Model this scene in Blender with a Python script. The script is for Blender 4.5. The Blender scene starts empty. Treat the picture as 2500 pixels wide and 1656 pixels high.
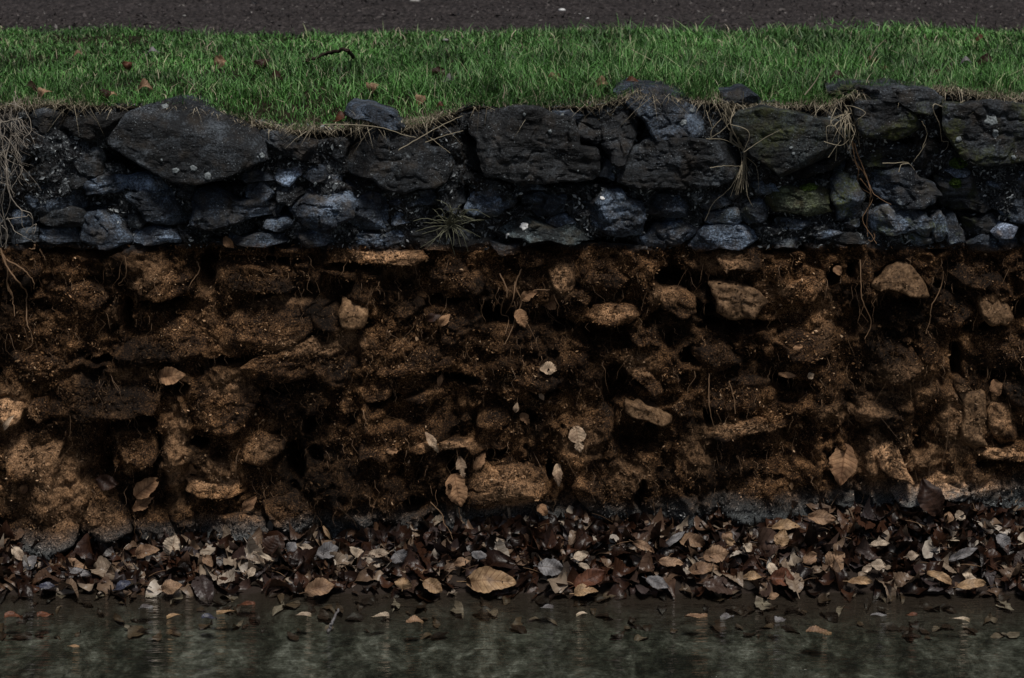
import bpy, math, random
import numpy as np

random.seed(7); rng = np.random.default_rng(7)
S = bpy.context.scene
COL = S.collection
R = math.radians

# ------------------------------------------------------------------ camera
PITCH = R(14.0); CAM = np.array([0.0, -4.0, 0.52]); K = 0.0002
cam = bpy.data.cameras.new('camera'); camo = bpy.data.objects.new('camera', cam); COL.objects.link(camo)
camo.location = CAM; camo.rotation_euler = (R(90) - PITCH, 0, 0)
cam.lens = 72; cam.sensor_width = 36; cam.clip_start = 0.05; cam.clip_end = 400
cam.dof.use_dof = True; cam.dof.focus_distance = 4.08; cam.dof.aperture_fstop = 7.0
S.camera = camo
# ------------------------------------------------------------------ sky, sun, exposure
SUN_EL, SUN_AZ = R(66), R(158)          # azimuth of the light, measured like sun_rotation
w = bpy.data.worlds.new('World'); S.world = w; w.use_nodes = True
nt = w.node_tree; nt.nodes.clear()
sky = nt.nodes.new('ShaderNodeTexSky'); sky.sky_type = 'NISHITA'; sky.sun_disc = False
sky.sun_elevation = SUN_EL; sky.sun_rotation = SUN_AZ; sky.air_density = 1.0; sky.dust_density = 3.0
bg = nt.nodes.new('ShaderNodeBackground'); bg.inputs['Strength'].default_value = 0.05
ow = nt.nodes.new('ShaderNodeOutputWorld')
nt.links.new(sky.outputs[0], bg.inputs[0]); nt.links.new(bg.outputs[0], ow.inputs[0])
sl = bpy.data.lights.new('sun', 'SUN'); sl.energy = 3.6; sl.angle = R(12); sl.color = (1.0, 0.95, 0.88)
so = bpy.data.objects.new('sun', sl); COL.objects.link(so)
so.rotation_euler = (R(90) - SUN_EL, 0, math.pi - SUN_AZ)
S.view_settings.view_transform = 'Standard'; S.view_settings.look = 'None'
S.view_settings.gamma = 1; S.view_settings.use_curve_mapping = False
S.view_settings.exposure = -0.55

# ------------------------------------------------------------------ from a photo pixel to a place
FW = np.array([0, math.cos(PITCH), -math.sin(PITCH)]); UP = np.array([0, math.sin(PITCH), math.cos(PITCH)])
def ray(u, v):
    u = np.asarray(u, float); v = np.asarray(v, float)
    return FW + (u[..., None] - 1250) * K * np.array([1, 0, 0]) + (828 - v[..., None]) * K * UP
def P(u, v, Y=0.0):                       # point on the vertical plane y = Y
    d = ray(u, v); return CAM + d * ((np.asarray(Y, float) - CAM[1]) / d[..., 1])[..., None]
def G(u, v, Z=0.0):                       # point on the level plane z = Z
    d = ray(u, v); return CAM + d * ((np.asarray(Z, float) - CAM[2]) / d[..., 2])[..., None]
def uv_of(p):                             # back to pixels (used to look up traced curves only)
    q = np.asarray(p) - CAM; f = q @ FW
    return 1250 + q[..., 0] / f / K, 828 - (q @ UP) / f / K

# ------------------------------------------------------------------ noise
def _h(i, j, k, s):
    n = (i * 73856093) ^ (j * 19349663) ^ (k * 83492791) ^ (s * 2654435761)
    n = (n ^ (n >> 13)) * 1274126177 & 0xffffffff
    n = (n ^ (n >> 16)) & 0xffffff
    return n / float(0xffffff)
def vn(p, s=0):
    i = np.floor(p).astype(np.int64); f = p - i; f = f * f * (3 - 2 * f); o = 0
    for a in (0, 1):
        for b in (0, 1):
            for c in (0, 1):
                wt = (f[:, 0] if a else 1 - f[:, 0]) * (f[:, 1] if b else 1 - f[:, 1]) * (f[:, 2] if c else 1 - f[:, 2])
                o = o + wt * _h(i[:, 0] + a, i[:, 1] + b, i[:, 2] + c, s)
    return o * 2 - 1
def fbm(p, scale, octv=4, s=0, gain=.5):
    sh = p.shape[:-1]; q = p.reshape(-1, 3) / scale; a = 1; t = 0; o = 0
    for k in range(octv):
        o = o + a * vn(q + 37.7 * k, s + k); t += a; a *= gain; q = q * 2.03
    return (o / t).reshape(sh)
def sst(a, b, x): t = np.clip((x - a) / (b - a), 0, 1); return t * t * (3 - 2 * t)

# ------------------------------------------------------------------ mesh helpers
def mesh(name, V, F, mat=None, smooth=True):
    me = bpy.data.meshes.new(name)
    V = np.ascontiguousarray(V, np.float32).reshape(-1, 3)
    me.vertices.add(len(V)); me.vertices.foreach_set('co', V.ravel())
    if isinstance(F, np.ndarray):
        n, k = F.shape
        me.loops.add(n * k); me.loops.foreach_set('vertex_index', F.astype(np.int32).ravel())
        me.polygons.add(n); me.polygons.foreach_set('loop_start', np.arange(0, n * k, k, dtype=np.int32))
        me.update(calc_edges=True); me.validate()
    else:
        me.from_pydata([], [], []); me.clear_geometry(); me.from_pydata([tuple(x) for x in V], [], F)
    me.polygons.foreach_set('use_smooth', np.full(len(me.polygons), smooth)); me.update()
    if mat: me.materials.append(mat)
    return me
def obj(name, me, parent=None, label=None, cat=None, group=None, kind=None, loc=None):
    o = bpy.data.objects.new(name, me); COL.objects.link(o)
    if parent: o.parent = parent
    if label: o['label'] = label
    if cat: o['category'] = cat
    if group: o['group'] = group
    if kind: o['kind'] = kind
    if loc is not None: o.location = loc
    return o
def gridF(nr, nc):
    a = (np.arange(nr - 1)[:, None] * nc + np.arange(nc - 1)[None]).ravel()
    return np.stack([a, a + 1, a + nc + 1, a + nc], 1)
def tube(pts, r0, r1, sides=5, wob=0, seed=0):
    pts = np.asarray(pts, float)
    t = np.linspace(0, 1, len(pts)); n = max(8, len(pts) * 5); tt = np.linspace(0, 1, n)
    # smooth interpolation (Catmull-Rom)
    q = []
    for x in tt:
        s = x * (len(pts) - 1); i = min(int(s), len(pts) - 2); f = s - i
        p0, p1, p2, p3 = pts[max(i-1, 0)], pts[i], pts[i+1], pts[min(i+2, len(pts)-1)]
        q.append(.5 * (2*p1 + (p2-p0)*f + (2*p0-5*p1+4*p2-p3)*f*f + (3*p1-p0-3*p2+p3)*f**3))
    q = np.array(q)
    if wob:
        for a in range(3): q[:, a] += wob * np.array([vn(np.array([[x * 7, a * 9.1, seed * 3.3]]))[0] for x in tt * len(pts)])
    d = np.gradient(q, axis=0); d /= np.linalg.norm(d, axis=1)[:, None] + 1e-9
    a = np.cross(d, [0, 1, .13]); a /= np.linalg.norm(a, axis=1)[:, None] + 1e-9; b = np.cross(d, a)
    rr = (r0 + (r1 - r0) * tt)[:, None, None]; th = np.arange(sides) * 2 * math.pi / sides
    V = q[:, None] + rr * (a[:, None] * np.cos(th)[None, :, None] + b[:, None] * np.sin(th)[None, :, None])
    F = []
    for i in range(n - 1):
        for k in range(sides): F.append((i*sides+k, i*sides+(k+1) % sides, (i+1)*sides+(k+1) % sides, (i+1)*sides+k))
    return V.reshape(-1, 3), np.array(F)
class Bag:
    def __init__(s): s.V = []; s.F = []; s.n = 0
    def add(s, V, F): s.V.append(V); s.F.append(np.asarray(F) + s.n); s.n += len(V)
    def mesh(s, name, mat, smooth=True): return mesh(name, np.concatenate(s.V), np.concatenate(s.F), mat, smooth)

# ------------------------------------------------------------------ materials
class MT:
    def __init__(s, name, rough=.8, spec=.3):
        s.m = bpy.data.materials.new(name); s.m.use_nodes = True; s.t = s.m.node_tree
        s.b = s.t.nodes['Principled BSDF']; s.b.inputs['Roughness'].default_value = rough
        s.b.inputs['Specular IOR Level'].default_value = spec
        s.geo = s.t.nodes.new('ShaderNodeNewGeometry'); s.pos = s.geo.outputs['Position']
    def n(s, k, **kw):
        x = s.t.nodes.new(k)
        for a, v in kw.items(): setattr(x, a, v)
        return x
    def put(s, i, v):
        if hasattr(v, 'is_linked') or isinstance(v, bpy.types.NodeSocket): s.t.links.new(v, i)
        elif isinstance(v, tuple) and len(v) == 3 and i.type == 'RGBA': i.default_value = (*v, 1)
        else: i.default_value = v
    def noise(s, scale, det=4, rough=.6, vec=None, stretch=None, dist=0):
        v = vec or s.pos
        if stretch:
            mp = s.n('ShaderNodeMapping'); mp.inputs['Scale'].default_value = stretch; s.put(mp.inputs[0], v); v = mp.outputs[0]
        x = s.n('ShaderNodeTexNoise'); x.inputs['Scale'].default_value = scale; x.inputs['Detail'].default_value = det
        x.inputs['Roughness'].default_value = rough; x.inputs['Distortion'].default_value = dist; s.put(x.inputs['Vector'], v)
        return x.outputs[0]
    def voro(s, scale, out='Distance', feature='F1'):
        x = s.n('ShaderNodeTexVoronoi', feature=feature); x.inputs['Scale'].default_value = scale; s.put(x.inputs['Vector'], s.pos); return x.outputs[out]
    def ramp(s, f, stops):
        x = s.n('ShaderNodeValToRGB'); cr = x.color_ramp
        while len(cr.elements) < len(stops): cr.elements.new(.5)
        for e, (p, c) in zip(cr.elements, stops):
            e.position = p; e.color = (*(c if isinstance(c, tuple) else (c, c, c)), 1)
        s.put(x.inputs[0], f); return x.outputs[0]
    def mix(s, f, a, b, mode='MIX'):
        x = s.n('ShaderNodeMix', data_type='RGBA', blend_type=mode)
        s.put(x.inputs[0], f); s.put(x.inputs[6], a); s.put(x.inputs[7], b); return x.outputs[2]
    def math(s, op, a, b=0.0, c=None):
        x = s.n('ShaderNodeMath', operation=op); s.put(x.inputs[0], a); s.put(x.inputs[1], b)
        if c is not None: s.put(x.inputs[2], c)
        return x.outputs[0]
    def z(s):
        x = s.n('ShaderNodeSeparateXYZ'); s.put(x.inputs[0], s.pos); return x.outputs[2]
    def x(s):
        x = s.n('ShaderNodeSeparateXYZ'); s.put(x.inputs[0], s.pos); return x.outputs[0]
    def mr(s, v, a, b, c=0.0, d=1.0):
        x = s.n('ShaderNodeMapRange'); x.inputs[1].default_value = a; x.inputs[2].default_value = b
        x.inputs[3].default_value = c; x.inputs[4].default_value = d; s.put(x.inputs[0], v); return x.outputs[0]
    def bump(s, h, dist, strength=1.0, prev=None):
        x = s.n('ShaderNodeBump'); x.inputs['Distance'].default_value = dist; x.inputs['Strength'].default_value = strength
        s.put(x.inputs['Height'], h)
        if prev: s.put(x.inputs['Normal'], prev)
        return x.outputs[0]
    def done(s, col, nrm=None, rough=None):
        s.put(s.b.inputs['Base Color'], col)
        if nrm: s.put(s.b.inputs['Normal'], nrm)
        if rough: s.put(s.b.inputs['Roughness'], rough)
        return s.m

Z_LINE = float(P(1250, 604)[2])            # the dirt line on the wall
Z_SILT = float(P(1250, 1244)[2])           # grey silt just above the leaves
def brown_of(m):
    """wet brown earth and moss colour, silted grey at the very foot of the wall"""
    a = m.noise(22, 6, .7); f = m.noise(330, 3, .75)
    c = m.ramp(m.math('ADD', m.math('MULTIPLY', a, .45), m.math('MULTIPLY', f, .55)),
               [(.40, (.004, .002, .001)), (.49, (.030, .015, .007)), (.57, (.15, .078, .034)), (.67, (.46, .27, .145))])
    p = m.ramp(m.noise(6, 3, .5), [(.38, .3), (.62, 1.5)])
    c = m.mix(1.0, c, p, 'MULTIPLY')
    sp = m.ramp(m.noise(420, 2, .6), [(.68, 0.), (.74, 1.)])
    c = m.mix(m.math('MULTIPLY', sp, .55), c, (.42, .28, .17))
    dr = m.n('ShaderNodeAttribute', attribute_name='dry').outputs['Fac']
    c = m.mix(m.math('MULTIPLY', dr, m.ramp(m.noise(90, 4, .7), [(.38, .15), (.58, .95)])), c, m.ramp(f, [(.35, (.12, .064, .031)), (.65, (.52, .31, .17))]))
    zz = m.math('ADD', m.z(), m.math('MULTIPLY', m.math('SUBTRACT', m.noise(9, 4, .6), .5), .06))
    zz = m.math('SUBTRACT', zz, m.math('MULTIPLY', m.x(), .052))
    g = m.ramp(m.mr(zz, Z_SILT - .03, Z_SILT + .02), [(0., 1.), (1., 0.)])
    gc = m.ramp(f, [(.38, (.02, .023, .024)), (.65, (.17, .183, .185))])
    return m.mix(g, c, gc)
def dirtmask(m, soft=.010):
    zz = m.math('ADD', m.z(), m.math('MULTIPLY', m.math('SUBTRACT', m.noise(14, 5, .6), .5), .045))
    return m.ramp(m.mr(zz, Z_LINE - soft, Z_LINE + soft), [(0., 1.), (1., 0.)])

def slate():
    m = MT('slate', .55, .3)
    oi = m.n('ShaderNodeObjectInfo')
    a = m.noise(16, 6, .65); f = m.noise(240, 4, .75)
    c = m.ramp(m.math('ADD', m.math('MULTIPLY', a, .55), m.math('MULTIPLY', f, .45)),
               [(.39, (.003, .003, .004)), (.51, (.019, .022, .026)), (.60, (.10, .118, .14)), (.68, (.20, .23, .26))])
    c = m.mix(m.ramp(m.noise(30, 3, .5), [(.5, 0.), (.7, .4)]), c, (.075, .055, .036))
    c = m.mix(1.0, c, oi.outputs['Color'], 'MULTIPLY')
    li = m.ramp(m.noise(75, 5, .75), [(.60, 0.), (.68, 1.)])
    li = m.math('MULTIPLY', li, m.ramp(m.noise(11, 2, .5), [(.45, 0.), (.6, .75)]))
    li = m.math('MINIMUM', m.math('MULTIPLY', li, m.mr(m.z(), Z_LINE, -.02, 1.5, .5)), .85)
    c = m.mix(li, c, (.23, .265, .285))
    sp = m.ramp(m.noise(330, 1, .5), [(.665, 0.), (.72, .9)])
    sp = m.math('MULTIPLY', sp, m.ramp(m.noise(24, 3, .6), [(.48, .08), (.62, 1.)]))
    c = m.mix(sp, c, (.32, .36, .39))
    al = m.math('MULTIPLY', m.ramp(m.noise(13, 4, .65), [(.52, 0.), (.66, .8)]), m.mr(m.x(), .35, .6)); al = m.math('MULTIPLY', al, m.ramp(m.noise(130, 3, .7), [(.4, .2), (.6, 1.)]))
    c = m.mix(al, c, (.085, .10, .022))
    c = m.mix(dirtmask(m), c, brown_of(m))
    nb = m.bump(m.noise(55, 6, .62), .006, .9)
    nb = m.bump(m.noise(34, 5, .6, stretch=(1, 1, 3.5), dist=.8), .006, .7, nb)
    nb = m.bump(f, .003, 1., nb)
    return m.done(c, nb, m.mr(a, .3, .7, .42, .8))
def rubble_mat():
    m = MT('lime_mortar', .85, .2)
    a = m.noise(30, 5, .7); f = m.noise(210, 4, .7)
    c = m.ramp(m.math('ADD', m.math('MULTIPLY', a, .5), m.math('MULTIPLY', f, .5)),
               [(.42, (.004, .004, .005)), (.51, (.026, .029, .033)), (.58, (.12, .133, .145)), (.66, (.40, .44, .46))])
    c = m.mix(m.ramp(m.noise(8, 3, .5), [(.5, 0.), (.7, .55)]), c, (.035, .024, .013))
    c = m.mix(dirtmask(m), c, brown_of(m))
    nb = m.bump(a, .014, 1.); nb = m.bump(f, .004, 1., nb)
    return m.done(c, nb)
def earth():
    m = MT('mossy_earth', .9, .15)
    nb = m.bump(m.noise(70, 5, .7), .008, 1.); nb = m.bump(m.noise(300, 3, .7), .003, 1., nb)
    return m.done(m.mix(dirtmask(m, .006), (.03, .03, .032), brown_of(m)), nb)
def mudstone():
    m = MT('mud_coated_stone', .85, .2)
    oi = m.n('ShaderNodeObjectInfo')
    c = m.mix(1.0, brown_of(m), oi.outputs['Color'], 'MULTIPLY')
    c = m.mix(m.math('SUBTRACT', 1.0, dirtmask(m)), c, (.06, .062, .068))
    nb = m.bump(m.noise(45, 6, .65), .006, .9); nb = m.bump(m.noise(240, 3, .7), .002, 1., nb)
    return m.done(c, nb)
def cobble():
    m = MT('brown_cobble', .75, .25); oi = m.n('ShaderNodeObjectInfo'); a = m.noise(60, 5, .7); f = m.noise(250, 3, .7)
    c = m.ramp(m.math('ADD', m.math('MULTIPLY', a, .6), m.math('MULTIPLY', f, .4)), [(.38, (.03, .017, .009)), (.5, (.13, .075, .038)), (.64, (.29, .18, .10))])
    nb = m.bump(m.noise(45, 6, .65), .004, .9); return m.done(m.mix(1.0, c, oi.outputs['Color'], 'MULTIPLY'), m.bump(f, .0015, 1., nb))
def mossmat():
    m = MT('moss_crumbs', .9, .1)
    rp = m.geo.outputs['Random Per Island']
    c = m.ramp(rp, [(0., (.008, .004, .002)), (.45, (.040, .020, .009)), (.78, (.15, .08, .037)), (.96, (.36, .215, .115)), (1., (.55, .38, .24))])
    c = m.mix(1.0, c, m.ramp(m.noise(6, 3, .5), [(.38, .3), (.62, 1.5)]), 'MULTIPLY')
    dr = m.n('ShaderNodeAttribute', attribute_name='dry').outputs['Fac']
    c = m.mix(m.math('MULTIPLY', dr, .75), c, m.ramp(rp, [(0., (.05, .032, .02)), (.6, (.25, .15, .083)), (1., (.56, .38, .24))]))
    zz = m.math('ADD', m.z(), m.math('MULTIPLY', m.math('SUBTRACT', m.noise(9, 4, .6), .5), .06)); zz = m.math('SUBTRACT', zz, m.math('MULTIPLY', m.x(), .052))
    g = m.ramp(m.mr(zz, Z_SILT - .03, Z_SILT + .02), [(0., 1.), (1., 0.)])
    c = m.mix(g, c, m.ramp(rp, [(0., (.02, .022, .024)), (.6, (.13, .145, .15)), (1., (.36, .39, .40))]))
    return m.done(c)
def simple(name, c, rough=.8, var=.35, scale=60, spec=.2, bump=0):
    m = MT(name, rough, spec)
    f = m.noise(scale, 4, .65)
    col = m.mix(m.ramp(f, [(.35, 0.), (.65, 1.)]), tuple(x * (1 - var) for x in c), tuple(min(1, x * (1 + var)) for x in c))
    return m.done(col, m.bump(f, bump) if bump else None)
def grassmat():
    m = MT('grass_blades', .5, .35)
    rp = m.geo.outputs['Random Per Island']
    c = m.ramp(rp, [(0., (.018, .045, .010)), (.3, (.042, .13, .022)), (.6, (.09, .25, .048)), (.86, (.16, .35, .11)), (.94, (.28, .36, .17)), (1., (.46, .43, .28))])
    c = m.mix(1.0, c, m.ramp(m.noise(3.2, 3, .6), [(.35, .4), (.65, 1.35)]), 'MULTIPLY')
    m.b.inputs['Subsurface Weight'].default_value = 0
    return m.done(c)
def strawmat(name='dry_straw', lo=(.10, .078, .045), hi=(.66, .58, .43)):
    m = MT(name, .6, .3)
    rp = m.geo.outputs['Random Per Island']
    return m.done(m.mix(m.math('POWER', rp, 1.4), lo, hi))
def veined(m, c):
    uv = m.n('ShaderNodeAttribute', attribute_name='UVMap'); sp = m.n('ShaderNodeSeparateXYZ'); m.put(sp.inputs[0], uv.outputs['Vector'])
    s_ = m.math('ABSOLUTE', m.math('SUBTRACT', sp.outputs[1], .5)); ph = m.math('FRACT', m.math('SUBTRACT', m.math('MULTIPLY', sp.outputs[0], 8.0), m.math('MULTIPLY', s_, 2.6)))
    ln = m.ramp(m.math('ABSOLUTE', m.math('SUBTRACT', ph, .5)), [(.04, 1.), (.12, 0.)]); mid = m.ramp(s_, [(.015, 1.), (.04, 0.)])
    k_ = m.math('MULTIPLY', m.math('MAXIMUM', ln, mid), m.math('GREATER_THAN', sp.outputs[0], .001))
    return m.mix(m.math('MULTIPLY', k_, .7), c, m.mix(1.0, c, (.45, .38, .34), 'MULTIPLY'))
def leafy(name, c, rough=.6, var=.4):
    m = MT(name, rough, .3); f = m.noise(70, 5, .7); g = m.noise(25, 3, .6)
    col = m.mix(m.ramp(f, [(.35, 0.), (.65, 1.)]), tuple(x * (1 - var) for x in c), tuple(min(1, x * (1 + var)) for x in c))
    col = m.mix(m.ramp(g, [(.45, 0.), (.65, .7)]), col, tuple(x * q for x, q in zip(c, (.32, .26, .24))))
    return m.done(veined(m, col), m.bump(f, .002))
def leafmat(name, src, stops, rough=.38):
    m = MT(name, rough, .3)
    rnd = m.n('ShaderNodeObjectInfo').outputs['Random'] if src == 'object' else m.geo.outputs['Random Per Island']
    c = m.ramp(rnd, stops)
    c = m.mix(m.ramp(m.noise(60, 4, .65), [(.35, 0.), (.68, .75)]), c, m.mix(1.0, c, (.38, .34, .34), 'MULTIPLY'))
    return m.done(veined(m, c), m.bump(m.noise(160, 3, .6), .0012, .8))
LEAFSTOPS = [(0., (.006, .003, .002)), (.34, (.022, .010, .006)), (.56, (.060, .026, .014)), (.63, (.052, .043, .044)), (.75, (.105, .058, .034)),
             (.86, (.20, .14, .095)), (.94, (.40, .33, .25)), (1., (.60, .54, .46))]
M = dict(slate=slate(), cobble=cobble(), rubble=rubble_mat(), earth=earth(), mud=mudstone(), moss=mossmat(), grass=grassmat(), straw=strawmat(),
         root=strawmat('pale_root', (.20, .17, .14), (.58, .52, .44)), broot=strawmat('brown_root', (.09, .05, .025), (.34, .21, .12)),
         leaf=leafmat('fallen_leaf', 'object', LEAFSTOPS), leaves=leafmat('fallen_leaves', 'island', LEAFSTOPS),
         tan=leafy('tan_leaf', (.30, .19, .115)), pale=leafy('pale_leaf', (.50, .41, .31)), wtan=leafy('muddy_tan_leaf', (.32, .185, .10), .85), wpale=leafy('muddy_pale_leaf', (.52, .385, .265), .85),
         dark=leafy('dark_leaf', (.045, .022, .014), .5), rust=leafy('rust_leaf', (.13, .052, .028), .5),
         grey=leafy('grey_leaf', (.19, .185, .19), .5), gold=leafy('golden_leaf', (.38, .25, .14), .5),
         blue=leafy('blue_grey_leaf', (.07, .078, .115), .35), lichen=simple('lichen', (.20, .225, .235), .9, .6, 260),
         white=simple('white_crust', (.85, .86, .86), .8, .08, 200), twig=simple('twig_bark', (.03, .02, .015), .8, .4, 90),
         green=simple('green_moss', (.06, .10, .02), .9, .6, 220), pebble=simple('pebble', (.3, .29, .28), .7, .4, 60))

# ------------------------------------------------------------------ traced curves
def curve(pts): a = np.array(pts, float); return lambda u: np.interp(u, a[:, 0], a[:, 1])
topcurve = curve([(-900, 262), (0, 262), (150, 258), (300, 262), (480, 262), (560, 278), (640, 302), (720, 318), (800, 320), (900, 308), (980, 312),
                  (1050, 300), (1150, 262), (1300, 266), (1450, 262), (1520, 236), (1700, 248), (1800, 262), (2000, 258), (2050, 225), (2300, 226), (2350, 240), (2500, 243), (3400, 243)])
bankcurve = curve([(-900, 1320), (0, 1318), (130, 1370), (230, 1385), (330, 1352), (450, 1328), (560, 1342), (680, 1325), (820, 1345), (900, 1328), (1000, 1308),
                   (1130, 1312), (1300, 1305), (1400, 1292), (1550, 1297), (1700, 1290), (1850, 1275), (2000, 1262), (2150, 1268), (2300, 1245), (2500, 1262), (3400, 1262)])
def px2x(u): return P(u, 260.0)[..., 0]
def x2u(x): return 1250 + np.asarray(x) / (4.0 / math.cos(PITCH) * K) * .985
def ztop(x):
    u = x2u(x); return P(np.full_like(u, 1250), topcurve(u), 0.0)[..., 2]
def zbank(x):
    u = x2u(x); return P(np.full_like(u, 1250), bankcurve(u), -.03)[..., 2]
YW = -0.19
ZW = float(P(1250, 1452, YW)[2])           # water level

# cavities in the lower wall: (u, v, ru, rv)
HOLES = [(305, 774, 16, 44), (505, 660, 22, 50), (330, 1033, 55, 15), (257, 1094, 25, 65), (751, 1038, 14, 22), (720, 1140, 28, 55), (560, 876, 55, 12),
 (395, 745, 60, 14), (430, 948, 32, 14), (1107, 1133, 16, 27), (1565, 1066, 66, 38), (1502, 940, 36, 52), (1480, 820, 75, 32), (1200, 770, 55, 26), (870, 652, 70, 13),
 (1107, 926, 60, 13), (1206, 1112, 34, 16), (940, 975, 42, 15), (1640, 680, 45, 24), (2040, 676, 16, 30), (2333, 885, 15, 46), (1810, 797, 100, 15), (1711, 757, 32, 14),
 (2175, 755, 55, 18), (2403, 805, 50, 13), (1933, 947, 55, 20), (2008, 868, 17, 18), (1684, 868, 34, 22), (2077, 660, 9, 20), (2490, 750, 20, 26), (96, 1335, 55, 22),
 (1562, 1208, 12, 40), (1185, 1282, 34, 16), (1348, 1168, 10, 30), (2185, 690, 14, 20), (160, 760, 25, 12), (250, 880, 40, 10), (480, 1080, 30, 12), (620, 985, 30, 10),
 (900, 1110, 26, 14), (1010, 1230, 30, 22), (1330, 960, 40, 12), (1385, 800, 30, 12), (2250, 1090, 18, 28), (2150, 1020, 40, 12), (1730, 1010, 12, 40), (60, 700, 22, 30),
 (640, 640, 90, 12), (1080, 740, 60, 12), (2440, 1130, 55, 9), (1850, 1165, 60, 10), (130, 615, 60, 8), (230, 612, 70, 9), (1270, 612, 60, 9), (1900, 612, 60, 8), (2290, 608, 30, 14)]
# low buttresses and tongues of earth standing proud: (u, v, ru, rv, mm)
LUMPS = [(430, 1080, 40, 140, 46), (520, 740, 60, 90, 18), (150, 1200, 70, 110, 22), (330, 650, 80, 60, 18), (1700, 1200, 50, 130, 22), (2300, 1150, 130, 70, 20), (2100, 1100, 60, 80, 14),
 (900, 1230, 90, 60, 20), (1100, 1230, 14, 70, 26), (1090, 1190, 30, 20, 14), (1345, 700, 60, 60, 14), (2110, 800, 26, 190, 20), (2210, 900, 70, 120, 16), (1010, 850, 130, 60, 16),
 (760, 1000, 90, 50, 14), (60, 920, 90, 60, 14), (1300, 860, 120, 80, 14), (1000, 1080, 140, 60, 12), (240, 700, 120, 90, 10), (1650, 900, 60, 70, 10), (1420, 1080, 60, 60, 14),
 (590, 1090, 40, 60, 16), (800, 1180, 60, 50, 18), (2000, 1000, 120, 22, 16), (2400, 700, 80, 60, 10), (1920, 1180, 130, 60, 10)]
HOLES_UP = [(285, 380, 45, 22), (335, 405, 42, 18), (378, 425, 25, 12), (540, 452, 55, 11), (610, 430, 40, 8), (875, 438, 48, 14), (930, 458, 40, 10), (1155, 350, 26, 40), (1190, 400, 36, 30), (1420, 448, 160, 7), (1250, 440, 60, 7),
            (1960, 412, 75, 20), (2050, 395, 22, 22), (1560, 300, 18, 40), (2230, 345, 60, 9), (2190, 495, 70, 9), (2090, 480, 20, 40), (1345, 520, 50, 8), (690, 505, 24, 26), (470, 430, 20, 22), (1275, 492, 20, 14), (1870, 535, 70, 7), (1600, 560, 60, 10),
            (1480, 600, 70, 12), (780, 330, 60, 10), (130, 550, 70, 12), (1130, 480, 14, 24), (2400, 520, 50, 8), (560, 580, 60, 8), (1450, 520, 12, 30), (620, 530, 40, 8)]
PATCH = [(430, 1110, 36, 150, 1), (150, 1190, 90, 130, .9), (24, 1000, 60, 70, 1), (60, 1110, 60, 50, .8), (230, 1270, 80, 40, .6), (2250, 1130, 80, 70, .8), (525, 1160, 75, 45, .9), (120, 1150, 40, 90, .6), (560, 935, 65, 40, .6), (365, 665, 60, 45, .6), (680, 735, 80, 16, .7), (740, 850, 120, 20, .8), (860, 830, 60, 30, .5),
         (330, 915, 70, 20, .6), (1240, 1190, 95, 55, .7), (920, 623, 120, 13, .9), (1370, 690, 40, 50, .8), (1760, 640, 75, 30, .7), (1500, 765, 60, 20, .7), (2135, 1125, 45, 85, 1), (2340, 1030, 50, 100, 1), (2340, 1190, 150, 45, 1), (2440, 1105, 70, 14, .9),
         (1800, 1050, 130, 18, .7), (2210, 940, 110, 60, .5), (2010, 760, 30, 110, .4), (2080, 1010, 110, 25, .6), (1540, 1160, 60, 50, .6), (1700, 1110, 40, 60, .5), (1560, 890, 55, 30, .7), (1620, 720, 40, 30, .6), (1890, 705, 60, 22, .7), (2190, 690, 45, 30, .8),
         (2430, 755, 35, 38, 1), (290, 770, 40, 25, .4), (1090, 1085, 120, 10, .8), (60, 1220, 60, 60, .5), (640, 1100, 50, 30, .4), (2420, 1020, 60, 60, .6), (1270, 700, 40, 30, .5), (500, 740, 30, 90, .35), (980, 650, 60, 40, .3), (1415, 1080, 60, 50, .7)]
def dry_of(Pw):
    u, v = uv_of(Pw); u = u + 16 * fbm(Pw, .02, 3, 151); v = v + 16 * fbm(Pw, .02, 3, 157); d_ = 0 * u
    for a, b, ra, rb, w_ in PATCH: d_ = np.maximum(d_, w_ * (1 - sst(.45, 1.15, np.sqrt(((u - a) / ra) ** 2 + ((v - b) / rb) ** 2))))
    return d_
def setdry(me, V):
    at = me.attributes.new('dry', 'FLOAT', 'POINT'); at.data.foreach_set('value', dry_of(np.asarray(V).reshape(-1, 3)).astype(np.float32)); return me
def wall_h(Pw, low):
    """how far the fill between the stones stands out towards the stream (metres)"""
    u, v = uv_of(Pw)
    h = -.016 + .030 * fbm(Pw, .09, 3, 3) + .020 * fbm(Pw, .028, 4, 9) + .007 * np.abs(fbm(Pw, .010, 3, 11))
    h = h - .03 * sst(.12, .4, fbm(Pw, .04, 3, 14))
    if not low:
        h = h + .010; wu = u + 10 * fbm(Pw, .03, 3, 51); wv = v + 8 * fbm(Pw, .03, 3, 57)
        for (a, b, ra, rb) in HOLES_UP:
            d = np.sqrt(((wu - a) / ra) ** 2 + ((wv - b) / rb) ** 2); h = h - .07 * (1 - sst(.55, 1.3, d))
    if low:
        h = h + .013 + .008 * fbm(Pw, .16, 3, 21) + .010 * fbm(Pw, .013, 3, 31)
        st = Pw * np.array([1, 1, .22]); h = h + .017 * fbm(st, .020, 3, 77)      # trickled vertical flutes
        wu = u + 14 * fbm(Pw, .03, 3, 51); wv = v + 12 * fbm(Pw, .03, 3, 57)
        for (a, b, ra, rb) in HOLES:
            d = np.sqrt(((wu - a) / ra) ** 2 + ((wv - b) / rb) ** 2); h = h - .085 * (1 - sst(.55, 1.25, d))
        for (a, b, ra, rb, mm) in LUMPS:
            d = np.sqrt(((wu - a) / ra) ** 2 + ((wv - b) / rb) ** 2); h = h + .001 * mm * np.sqrt(np.clip(1 - d * d, 0, 1))
    return h
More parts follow.
